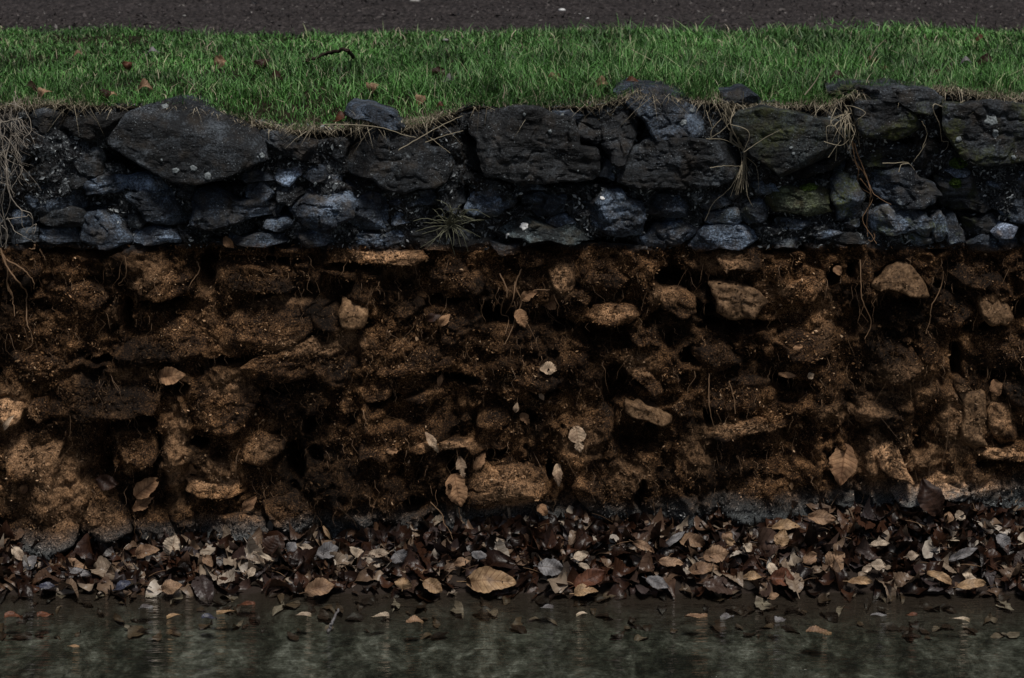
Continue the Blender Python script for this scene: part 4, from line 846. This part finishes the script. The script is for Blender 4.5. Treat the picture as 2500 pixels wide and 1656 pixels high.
wall_leaf(1090, 785, 40, 22, 50, M['wtan'], 'small folded leaf standing upright left of the forked root', .4, .4)
wall_leaf(1060, 775, 36, 20, 20, M['dark'], 'dull dark leaf just left of the small folded leaf', .3, .3)
wall_leaf(2435, 940, 42, 32, -70, M['wtan'], 'tan leaf stuck beside the dark slot near the right edge', .3, .2)
wall_leaf(1970, 918, 18, 16, 30, M['wpale'], 'tiny round pale leaf on the right half of the brown wall', .2, .1)
wall_leaf(358, 1186, 72, 44, 40, M['wtan'], 'pair of ribbed tan leaves leaning on the left earth column, upper one', .3, .3)
wall_leaf(362, 1226, 66, 30, 35, M['wtan'], 'drooping torn leaf below the ribbed one at the left earth column', .4, .3, torn=.5)
wall_leaf(614, 1218, 50, 26, 45, M['wtan'], 'narrow curled tan leaf low on the wall left of centre', .3, .3)
wall_leaf(259, 1184, 58, 40, -10, M['dark'], 'flat dark round leaf left of the ribbed tan pair', .1, .1)
wall_leaf(71, 1193, 24, 20, 60, M['wtan'], 'little tan leaf near the bottom left corner of the wall', .2, .2)
wall_leaf(423, 920, 70, 44, 5, M['wtan'], 'curled brown leaf sitting in the gap between two rounded stones', .5, .3)
wall_leaf(24, 1034, 44, 14, 55, M['wpale'], 'white curled leaf sliver at the left edge', .5, .3)
wall_leaf(2054, 654, 26, 22, -60, M['wtan'], 'tan chip shaped leaf above the narrow dark hole', .3, .2)
wall_leaf(568, 592, 36, 22, -50, M['wtan'], 'tawny curled leaf perched on the dirt line', .6, .5)
wall_leaf(1925, 905, 46, 14, -8, M['wtan'], 'long thin brown leaf edge left of the tiny pale leaf', .3, .2)
wall_leaf(1955, 845, 26, 14, 20, M['wtan'], 'small tan fragment above the long thin leaf edge', .3, .2, torn=.5)
wall_leaf(808, 1300, 42, 10, -60, M['gold'], 'golden sliver of leaf just above the leaf bank left of centre', .3, .3)
wall_leaf(470, 1140, 40, 26, -30, M['wtan'], 'crumpled tan leaf right of the left earth column', .4, .3, torn=.4)
wall_leaf(2265, 1215, 96, 60, 115, M['dark'], 'large dark veined leaf standing against the foot of the wall at the right', .2, .2, off=.02)
wall_leaf(950, 1098, 30, 18, 0, M['wtan'], 'small tan flake below the thin stone ledge', .3, .3, torn=.5)
wall_leaf(1060, 1075, 60, 20, -60, M['wpale'], 'slim pale leaf leaning above the thin stone ledge', .4, .3, torn=.4)
wall_leaf(1077, 935, 30, 14, 80, M['wtan'], 'upright tan splinter of leaf in the centre of the wall', .3, .2)
wall_leaf(1255, 985, 26, 14, 80, M['wpale'], 'left of two small pale tatters below the centre of the wall', .3, .2)
wall_leaf(1322, 975, 24, 12, -60, M['wpale'], 'right of two small pale tatters below the centre of the wall', .3, .2)
wall_leaf(1275, 1025, 36, 22, -60, M['wtan'], 'twisted tan leaf below the two small pale tatters', .5, .3, torn=.4)

def turf_leaf(u, v, lpx, wpx, ang, mat, label, stand=.5, curl=.9, fold=.5):
    g = G(float(u), float(v + wpx * .2), 0.015); x, y = g[0], max(g[1], .03); z = float(ground_z(np.array([x]), np.array([y]))[0]) + .022
    s = K * float((g - CAM) @ FW); V, F = leafgeo(lpx * s, wpx * s * 1.2, curl, fold, random.uniform(-.4, .4), int(u), stalk=True, torn=.35)
    mx = orient((math.cos(R(ang)), .3, math.sin(R(ang))), (random.uniform(-.3, .3), -stand, 1 - stand * .5)); V = np.array([(mx @ Vector(q)) for q in V])
    return obj('leaf', leafuv(mesh('leaf', V, F, mat)), None, label=label, cat='leaf', group='fallen leaves on the grass', loc=(x, y, z))
for a in [(642, 162, 38, 34, 80, 'dark', 'upright dark brown leaf in the grass left of the black twig', 1.), (674, 186, 34, 24, 10, 'dark', 'dark flat leaf touching the upright dark brown one', .5), (314, 165, 24, 22, 70, 'rust', 'small rust brown leaf in the grass above the big smooth slab', .9),
          (540, 156, 32, 26, 40, 'tan', 'light tan leaf in the grass left of the upright dark leaf', .8), (355, 204, 36, 22, -10, 'tan', 'tan crumpled leaf behind the big smooth slab', .6), (253, 224, 34, 28, 60, 'dark', 'dark curled leaf near the wall top left of the slab', .9),
          (250, 240, 24, 10, 10, 'tan', 'tan scrap under the dark curled leaf', .5), (76, 208, 34, 18, -50, 'dark', 'dark leaf slanting above the root curtain', .7), (104, 224, 36, 20, 30, 'tan', 'tan leaf right of the dark slanting leaf by the roots', .7),
          (190, 134, 20, 12, 0, 'tan', 'faint tan leaf far left in the grass', .5), (375, 130, 28, 14, 0, 'grey', 'grey leaf in the far grass above the slab', .4), (910, 195, 30, 26, 50, 'tan', 'pale pinkish tan leaf in the grass left of centre', .8),
          (865, 212, 20, 14, 0, 'pale', 'small pale leaf near the pinkish tan one', .6), (1072, 176, 40, 34, 60, 'dark', 'blackish hollow leaf in the grass behind the lip', .9), (1098, 188, 24, 20, -20, 'grey', 'greyish leaf beside the blackish hollow leaf', .6),
          (1028, 205, 34, 22, 60, 'tan', 'brown leaf half hidden in grass left of the blackish one', .7), (1356, 190, 36, 26, 30, 'tan', 'tan leaf in the grass above the great boulder', .8), (1473, 203, 38, 20, 5, 'tan', 'light tan leaf right of the one above the great boulder', .7),
          (1540, 214, 46, 20, 0, 'rust', 'dark red brown leaf on the lip behind the pale topped stone', .5), (785, 305, 40, 20, 20, 'rust', 'orange brown leaf in the dip of the wall top', .6), (800, 292, 34, 14, 0, 'dark', 'dark leaf just above the orange brown leaf in the dip', .5),
          (1047, 335, 20, 16, 0, 'rust', 'rust leaf in the shaded notch left of the great boulder', .5), (2395, 96, 30, 14, 0, 'rust', 'red brown leaf far back in the right hand grass', .4), (2130, 156, 30, 24, 40, 'rust', 'brown leaf in the grass above the diamond boulder right side', .7),
          (2045, 197, 44, 18, 0, 'dark', 'dark flattened leaf in grass left of the square stone', .4), (2162, 180, 22, 16, 0, 'rust', 'small brown leaf right of the dark flattened one', .6), (2295, 188, 60, 16, 0, 'dark', 'long dark leaf litter piece near the right edge lip', .4),
          (2412, 150, 50, 24, -50, 'dark', 'black crooked leaf at the far right of the grass', .6), (2360, 152, 36, 14, 0, 'grey', 'dull grey leaf left of the black crooked one', .4), (2490, 290, 0, 0, 0, None, '', 0)]:
    if a[5]: turf_leaf(a[0], a[1], a[2], a[3], a[4], M[a[5]], a[6], a[7])
# twig
q = [G(u, v, z) for u, v, z in ((732., 156., .015), (762., 145., .028), (790., 134., .035), (820., 126., .045), (843., 122., .05), (852., 127., .045), (862., 141., .02))]
V, F = tube(q, .0035, .0045, 6, .003, 4); obj('twig', mesh('twig', V, F, M['twig']), None, label='black crooked twig lying in the grass left of centre', cat='twig')
# single tall bleached blades in the grass
for i, (pts, lab) in enumerate([([(1965., 232., .02), (1990., 200., .05), (2008., 166., .085)], 'tall straight bleached straw rising from the right hand grass'), ([(1826., 196., .02), (1830., 170., .05), (1832., 150., .07)], 'short upright bleached blade left of the tall straw'),
      ([(1228., 240., .012), (1232., 222., .03), (1228., 206., .045)], 'pale bent blade behind the great boulder'), ([(2125., 145., .03), (2140., 118., .06), (2162., 96., .08)], 'long light blade arching in the far right grass')]):
    q = [G(*p) for p in pts]; y0 = q[0][1]; q = [P(p[0], p[1], y0 + .01) for p in pts]; V, F = tube(q, .0016, .0005, 4); obj('grass_blade', mesh('grass_blade', V, F, M['straw']), None, label=lab, cat='grass blade')

# ------------------------------------------------------------------ bank, stream bed, water
def bank_z(x, y):
    """y runs from the wall (0) out into the stream (negative)"""
    zb = zbank(x); p = np.stack([x, y, 0 * x], -1)
    t = np.clip(-y / -(YW), 0, 1); edge_ = ZW - .004
    z = zb + (edge_ - zb) * (.25 * t + .75 * t ** 1.35)
    out = np.clip(-(y - YW), 0, None); z = z - np.minimum(.55 * out, .030 + .10 * out)
    return z + .008 * fbm(p, .07, 3, 101) * np.where(y > YW, 1, .6)
xs = np.linspace(-2.6, 2.6, 620); ys = np.concatenate([np.linspace(.10, -.95, 150), np.linspace(-1.0, -7, 20)])
Xb, Yb = np.meshgrid(xs, ys); Zb = bank_z(Xb, np.minimum(Yb, 0))
pz = np.stack([Xb, Yb, 0 * Xb], -1)
lim = ZW - .008; far = Yb < -.5; Zb = np.where(far, np.minimum(Zb, lim), Zb)
bm_ = MT('stream_bed_and_reflection', .8, .3)
a = bm_.noise(11, 7, .72, stretch=(1, .6, 1), dist=.8); f = bm_.noise(75, 6, .8, stretch=(.6, .7, 1)); g = bm_.noise(2.5, 3, .5)  # stretched mottling: silt tones plus the wall's reflection painted into the bed colour
c = bm_.ramp(bm_.math('ADD', bm_.math('MULTIPLY', a, .6), bm_.math('MULTIPLY', f, .4)), [(.42, (.006, .008, .005)), (.49, (.036, .040, .031)), (.56, (.115, .122, .105)), (.66, (.36, .375, .345))])
c = bm_.mix(bm_.ramp(bm_.noise(4, 3, .6), [(.5, 0.), (.7, .5)]), c, bm_.mix(1.0, c, (.8, .88, .7), 'MULTIPLY'))
yy = bm_.n('ShaderNodeSeparateXYZ'); bm_.put(yy.inputs[0], bm_.pos)
mud = bm_.mr(bm_.math('ADD', yy.outputs[1], bm_.math('MULTIPLY', bm_.math('SUBTRACT', g, .5), .12)), -.29, -.205)
c = bm_.mix(mud, c, (.035, .024, .018))
bedm = bm_.done(c, bm_.bump(f, .01, 1.))
obj('stream_bank', mesh('stream_bank', np.stack([Xb, Yb, Zb], 2), gridF(len(ys), len(xs)), bedm), kind='structure')
wm = MT('water'); t = wm.t; t.nodes.remove(wm.b); out = [x for x in t.nodes if x.type == 'OUTPUT_MATERIAL'][0]
gl = wm.n('ShaderNodeBsdfGlossy'); gl.inputs['Roughness'].default_value = .07; gl.inputs['Color'].default_value = (1, 1, 1, 1)
tr = wm.n('ShaderNodeBsdfTransparent'); tr.inputs['Color'].default_value = (.88, .90, .86, 1)
fr = wm.n('ShaderNodeFresnel'); fr.inputs['IOR'].default_value = 1.33
nb = wm.bump(wm.noise(9, 3, .55, stretch=(1, 4, 1)), .010, .7); nb = wm.bump(wm.noise(40, 2, .5, stretch=(.6, 4, 1)), .004, .8, nb)
mx = wm.n('ShaderNodeMixShader'); wm.put(fr.inputs['Normal'], nb); wm.put(gl.inputs['Normal'], nb)
t.links.new(fr.outputs[0], mx.inputs[0]); t.links.new(tr.outputs[0], mx.inputs[1]); t.links.new(gl.outputs[0], mx.inputs[2]); t.links.new(mx.outputs[0], out.inputs[0])
xs = np.array([-2.5, 2.5]); ys = np.array([.02, -6.5]); Xw, Yw = np.meshgrid(xs, ys)
obj('stream_water', mesh('stream_water', np.stack([Xw, Yw, np.full_like(Xw, ZW)], 2), gridF(2, 2)[:, ::-1].copy(), wm.m, False), kind='structure')

# leaf bank: 300 leaves one by one, the rest as one mass
bank = obj('leaf_bank', None, label='long bank of wet brown fallen leaves piled between the wall foot and the stream', cat='leaf pile')
protos = []
for i in range(14):
    r = random.Random(i); L = r.uniform(.046, .072); V, F = leafgeo(L, L * r.uniform(.45, .62), r.uniform(-.7, 1.0), r.uniform(-.15, .7), r.uniform(-.8, .8), i, 26, 8, r.choice([0, 0, .3]), True); protos.append(leafuv(mesh('leaf', V, F, M['leaf'])))
def place(front=False):
    x = random.uniform(-1.30, 1.30)
    y = YW + .035 + (.19) * random.random() ** .8 if not front else random.uniform(YW + .0, YW + .05)
    zz = float(bank_z(np.array([x]), np.array([y]))[0]); return x, y, zz
def leaf_mx(flat=.40):
    n = Vector((random.gauss(0, flat), random.gauss(-.22, flat), 1)).normalized(); a = random.uniform(0, 6.28); return orient((math.cos(a), math.sin(a), .01), n)
nl = 0
while nl < 300:
    x, y, z = place(nl % 7 == 0)
    o = obj('leaf', protos[random.randrange(14)], bank); mxx = leaf_mx(); sc = random.uniform(.75, 1.25)
    o.matrix_local = Matrix.Translation((x, y, max(z + random.uniform(.010, .026), ZW + .001 if y < YW else -9))) @ mxx @ Matrix.Scale(sc, 4); nl += 1
b = Bag()
for i in range(3000):
    x, y, z = place(i % 9 == 0); L = random.uniform(.024, .056); V, F = leafgeo(L, L * random.uniform(.45, .7), random.uniform(-.7, 1.1), random.uniform(-.2, .8), random.uniform(-.8, .8), i, 7, 4, random.choice([0, 0, .3]), False)
    mxx = np.array(leaf_mx(.45).to_3x3()); z += random.uniform(-.002, .016)
    b.add(V @ mxx.T + np.array([x, y, z]), F)
obj('leaf_litter', b.mesh('leaf_litter', M['leaves']), bank, kind='stuff')
b = Bag()
for i in range(240):
    x, y, z = place(i % 6 == 0); a = random.uniform(0, 6.28); L = random.uniform(.015, .05); d_ = np.array([math.cos(a), math.sin(a) * .5, random.uniform(-.25, .5)]); p = np.array([x, y, z + .016])
    V, F = tube([p, p + d_ * L * .5 + np.array([0, 0, .003]), p + d_ * L], .0008, .0005, 3); b.add(V, F)
obj('leaf_stalks', b.mesh('leaf_stalks', M['broot']), bank, kind='stuff')
# drowned leaves lying on the bed
b = Bag()
for i in range(230):
    x = random.uniform(-1.3, 1.3); y = YW + .01 - .13 * random.random() ** 1.8; L = random.uniform(.014, .046); V, F = leafgeo(L, L * random.uniform(.3, .7), random.uniform(-.3, .6), .2, random.uniform(-.5, .5), i, 7, 4, random.choice([0, .4, .7]), False)
    mxx = np.array(leaf_mx(.15).to_3x3()); z = float(bank_z(np.array([x]), np.array([y]))[0]) + .005; b.add(V @ mxx.T + np.array([x, y, z]), F)
obj('drowned_leaves', b.mesh('drowned_leaves', leafmat('drowned_leaf', 'island', [(0., (.012, .008, .006)), (.55, (.05, .032, .022)), (.8, (.12, .085, .055)), (1., (.36, .31, .25))], .5)), None, kind='stuff')

def bank_leaf(u, v, lpx, wpx, ang, mat, label, up=.6, curl=.3, fold=.25, lift=.036, water=False, torn=0.):
    d = ray(float(u), float(v)); best = None
    for Y in np.linspace(.02, -.62, 130):
        p = P(float(u), float(v), Y); z = float(bank_z(np.array([p[0]]), np.array([min(Y, 0)]))[0]) + lift
        if water or Y < YW - .01: z = ZW + .002
        if p[2] <= z + .002: best = p; 
        if best is None: continue
        # take the nearest crossing to the camera along the ray
    cands = []
    for Y in np.linspace(-.62, .02, 260):
        p = P(float(u), float(v), Y); z = max(float(bank_z(np.array([p[0]]), np.array([min(Y, 0)]))[0]) + lift, ZW + .002)
        if p[2] <= z: cands.append(p); break
    p = cands[0] if cands else P(float(u), float(v), -.03)
    s = K * float((p - CAM) @ FW); V, F = leafgeo(lpx * s, wpx * s * (1.0 if up > .5 else 1.9), curl, fold, random.uniform(-.3, .3), int(u), torn=torn, stalk=not water)
    mx = orient((math.cos(R(ang)), .1, math.sin(R(ang))), (random.uniform(-.15, .15), -up, 1 - up * .6)); V = np.array([(mx @ Vector(q)) for q in V])
    return obj('leaf', leafuv(mesh('leaf', V, F, mat)), None, label=label, cat='leaf', group='fallen leaves afloat on the stream' if water else 'fallen leaves on top of the leaf bank', loc=tuple(p))
for a in [(1199, 1417, 122, 62, -5, 'gold', 'largest leaf of the bank, golden tan and ribbed, at the water edge near centre', .8), (1057, 1431, 52, 36, -35, 'gold', 'oval golden leaf left of the largest golden tan one', .8), (985, 1424, 28, 40, 80, 'gold', 'small upright golden leaf left of the oval golden one', .9),
     (1419, 1356, 38, 24, 20, 'pale', 'bright diamond shaped pale leaf right of centre on the bank', .8), (1428, 1383, 34, 14, -40, 'pale', 'narrow cream leaf just below the bright diamond one', .7), (1345, 1385, 62, 46, -10, 'grey', 'crumpled pinkish grey leaf left of the diamond shaped pale leaf', .8),
     (1440, 1412, 84, 44, 25, 'rust', 'ribbed reddish brown leaf below the cream one', .8), (1432, 1440, 60, 16, 0, 'gold', 'thin tan leaf lying at the waterline under the ribbed reddish one', .5), (422, 1333, 54, 50, 80, 'pale', 'upright round pale leaf standing on the left part of the bank', 1.),
     (667, 1335, 62, 60, 70, 'dark', 'big round dark brown leaf upright against the wall foot', 1.), (358, 1346, 60, 34, 10, 'tan', 'folded light leaf left of the upright round pale one', .7), (419, 1432, 52, 34, 10, 'tan', 'tan folded leaf at the waterline on the left', .8),
     (781, 1434, 74, 44, 15, 'tan', 'wide tan leaf glistening at the waterline left of centre', .8), (651, 1360, 54, 10, -32, 'pale', 'stick like rolled cream leaf below the big round dark one', .8), (752, 1338, 44, 16, -25, 'pale', 'rolled whitish leaf right of the big round dark one', .8),
     (712, 1336, 30, 28, 60, 'grey', 'grey white leaf between the dark round and the rolled whitish leaf', .9), (800, 1345, 56, 40, 20, 'grey', 'brownish grey curved leaf right of the rolled whitish one', .9), (508, 1370, 34, 24, -60, 'tan', 'tan leaf tipping down on the left bank', .8),
     (615, 1395, 28, 20, 60, 'pale', 'small cream triangle leaf on the left bank', .8), (180, 1380, 66, 30, -15, 'tan', 'peaked tan leaf like a tent at the far left bank', .7), (192, 1397, 60, 22, -10, 'grey', 'grey leaf under the tent shaped tan leaf', .6),
     (45, 1352, 46, 26, -50, 'pale', 'cream leaf in the pile at the left edge', .8), (75, 1372, 40, 30, 50, 'grey', 'mauve grey leaf right of the cream one at the left edge', .8), (116, 1430, 40, 18, 0, 'blue', 'bluish leaf at the waterline on the far left', .6), (300, 1428, 40, 22, 30, 'blue', 'second bluish leaf at the waterline left of the tan folded leaf', .7),
     (875, 1350, 24, 50, 60, 'pale', 'whitish curled leaf on the bank left of the middle', .8), (925, 1352, 52, 24, -5, 'pale', 'flat cream leaf near the whitish curled one', .7), (975, 1360, 30, 46, -60, 'grey', 'pale grey leaf hanging point down left of centre', .9),
     (1210, 1322, 46, 16, -5, 'pale', 'low pale leaf at the wall foot above the largest golden one', .6), (1170, 1355, 22, 40, 80, 'grey', 'small grey upright leaf above the largest golden one', .9), (1128, 1372, 40, 22, 15, 'tan', 'tan leaf with a bright rim left above the largest golden one', .7),
     (1575, 1335, 60, 20, -35, 'tan', 'long tan leaf sloping right in the middle right bank', .8), (1583, 1357, 26, 8, -70, 'pale', 'cream sliver below the long sloping tan leaf', .9), (1648, 1315, 66, 18, 40, 'grey', 'arched blue grey leaf in the right half of the bank', .8),
     (1640, 1372, 60, 26, -10, 'tan', 'ribbed tan leaf below the arched blue grey one', .7), (1605, 1422, 60, 30, -30, 'grey', 'purplish ribbed leaf above the waterline in the right half', .8), (2008, 1264, 70, 34, -10, 'tan', 'broad smooth tan leaf on top of the right hand bank', .9),
     (1908, 1314, 48, 34, 75, 'gold', 'oval golden leaf standing upright below the broad smooth tan leaf', 1.), (1920, 1282, 70, 26, -5, 'gold', 'wide golden leaf left of the broad smooth tan leaf', .7), (1777, 1311, 30, 28, 50, 'tan', 'rounded tan leaf left of the wide golden one', .9),
     (1785, 1325, 20, 36, 40, 'gold', 'slim golden leaf leaning below the rounded tan leaf', .9), (1713, 1388, 84, 30, 8, 'tan', 'long tan leaf with a sharp tip pointing right', .7), (1749, 1353, 64, 42, 10, 'tan', 'crinkled tan leaf above the sharp tipped one', .9), (1690, 1320, 64, 38, -20, 'tan', 'ribbed light leaf left of the crinkled tan one', .8),
     (1886, 1390, 34, 24, -70, 'pale', 'bright curled cream leaf in the lower right bank', .9), (1826, 1338, 24, 26, -50, 'pale', 'small bright cream leaf above the bright curled one', .9), (2040, 1368, 56, 50, 40, 'tan', 'large brown ribbed leaf standing in the right hand bank', 1.),
     (1980, 1362, 40, 30, 30, 'tan', 'tan leaf left of the large brown ribbed one', .9), (2146, 1379, 36, 26, -10, 'pale', 'white crumpled leaf in the right hand bank', .9), (2118, 1388, 26, 18, 30, 'pale', 'beige leaf touching the white crumpled one', .8), (2150, 1326, 46, 18, 0, 'pale', 'pale ribbed leaf above the white crumpled one', .7),
     (2345, 1316, 56, 12, 0, 'pale', 'straight cream leaf edge in the far right bank', .8), (2352, 1352, 76, 22, 22, 'grey', 'long silvery grey rolled leaf in the far right bank', .9), (2302, 1410, 76, 22, -35, 'gold', 'rolled golden leaf pointing down right near the water', .8),
     (2366, 1408, 22, 34, 70, 'pale', 'small cream leaf right of the rolled golden leaf', .9), (2228, 1356, 32, 22, 10, 'pale', 'little cupped pale leaf in the far right bank', .9), (2278, 1243, 14, 48, 90, 'pale', 'thin white leaf edge standing against the wall on the right', 1.), (2316, 1262, 30, 24, 70, 'tan', 'tan leaf right of the thin white standing leaf', .9),
     (2345, 1258, 24, 28, 50, 'pale', 'pale leaf beside the tan one at the top of the right bank', .9), (2451, 1322, 42, 34, -50, 'grey', 'ribbed greyish leaf near the right edge of the bank', .9), (2375, 1425, 70, 26, 5, 'gold', 'orange tan leaf at the waterline on the far right', .7), (1838, 1407, 48, 22, 0, 'gold', 'ochre leaf lying low in the lower right bank', .7),
     (1912, 1410, 60, 46, 0, 'rust', 'reddish mottled leaf right of the ochre leaf', .8), (1890, 1455, 26, 18, 20, 'tan', 'small tan leaf stranded at the waterline right', .7), (2100, 1418, 60, 22, -10, 'gold', 'flat orange tan leaf above the water right of the reddish one', .7)]:
    bank_leaf(a[0], a[1], a[2], a[3], a[4], M[a[5]], a[6], a[7], random.uniform(.1, .45), random.uniform(.1, .4))
for a in [(426, 1502, 40, 8, 0, 'gold', 'orange leaf floating left of the blue one'), (553, 1492, 50, 8, 0, 'gold', 'long orange leaf floating right of the blue one'), (511, 1506, 38, 12, 0, 'blue', 'vivid blue grey leaf floating on the left stream'), (355, 1482, 36, 12, 5, 'grey', 'glossy grey leaf floating near the left shore'),
          (179, 1577, 30, 6, 0, 'gold', 'tiny orange leaf floating alone at the lower left'), (33, 1502, 44, 12, 0, 'rust', 'brown leaf floating at the left edge'), (110, 1500, 40, 12, 0, 'rust', 'second brown leaf floating near the left edge'), (740, 1500, 40, 10, 20, 'pale', 'pale leaf tip floating left of the little stick'),
          (928, 1502, 44, 10, 0, 'pale', 'cream leaf floating right of the little stick'), (1013, 1515, 44, 16, 35, 'tan', 'tan leaf afloat and tilted left of the centre'), (1335, 1482, 34, 10, -5, 'grey', 'grey leaf afloat below the pinkish grey one'), (1420, 1498, 28, 8, -5, 'pale', 'small yellowish leaf afloat right of centre'),
          (1700, 1502, 56, 12, 8, 'tan', 'mottled tan leaf afloat below the sharp tipped leaf'), (1775, 1506, 34, 14, -20, 'grey', 'folded grey leaf afloat right of the mottled tan one'), (1905, 1512, 28, 16, 0, 'grey', 'pale grey leaf afloat in the right half of the stream'), (2145, 1500, 40, 8, -10, 'grey', 'grey silver leaf afloat in the right stream'),
          (2343, 1510, 54, 6, 0, 'pale', 'straight pale leaf afloat near the right edge'), (2000, 1540, 64, 18, 0, 'tan', 'submerged looking brown leaf in the right stream'), (600, 1474, 46, 10, 0, 'rust', 'rusty leaf floating just off the left bank'), (2225, 1500, 30, 8, 0, 'rust', 'rusty leaf floating near the right bank')]:
    bank_leaf(a[0], a[1], a[2], a[3], a[4], M[a[5]], a[6], .1, .12, .1, 0.0, True)
q = [G(800., 1545., ZW - .004), G(808., 1528., ZW + .008), G(815., 1512., ZW + .02), G(826., 1490., ZW + .03)]
V, F = tube(q, .0035, .0022, 6, .002, 3); obj('stick', mesh('stick', V, F, M['grey']), None, label='short grey stick poking out of the stream left of centre', cat='stick')
print('stones', nst, 'objects', len(bpy.data.objects), 'tris ~', sum(len(o.data.polygons) * 2 for o in bpy.data.objects if o.type == 'MESH'))
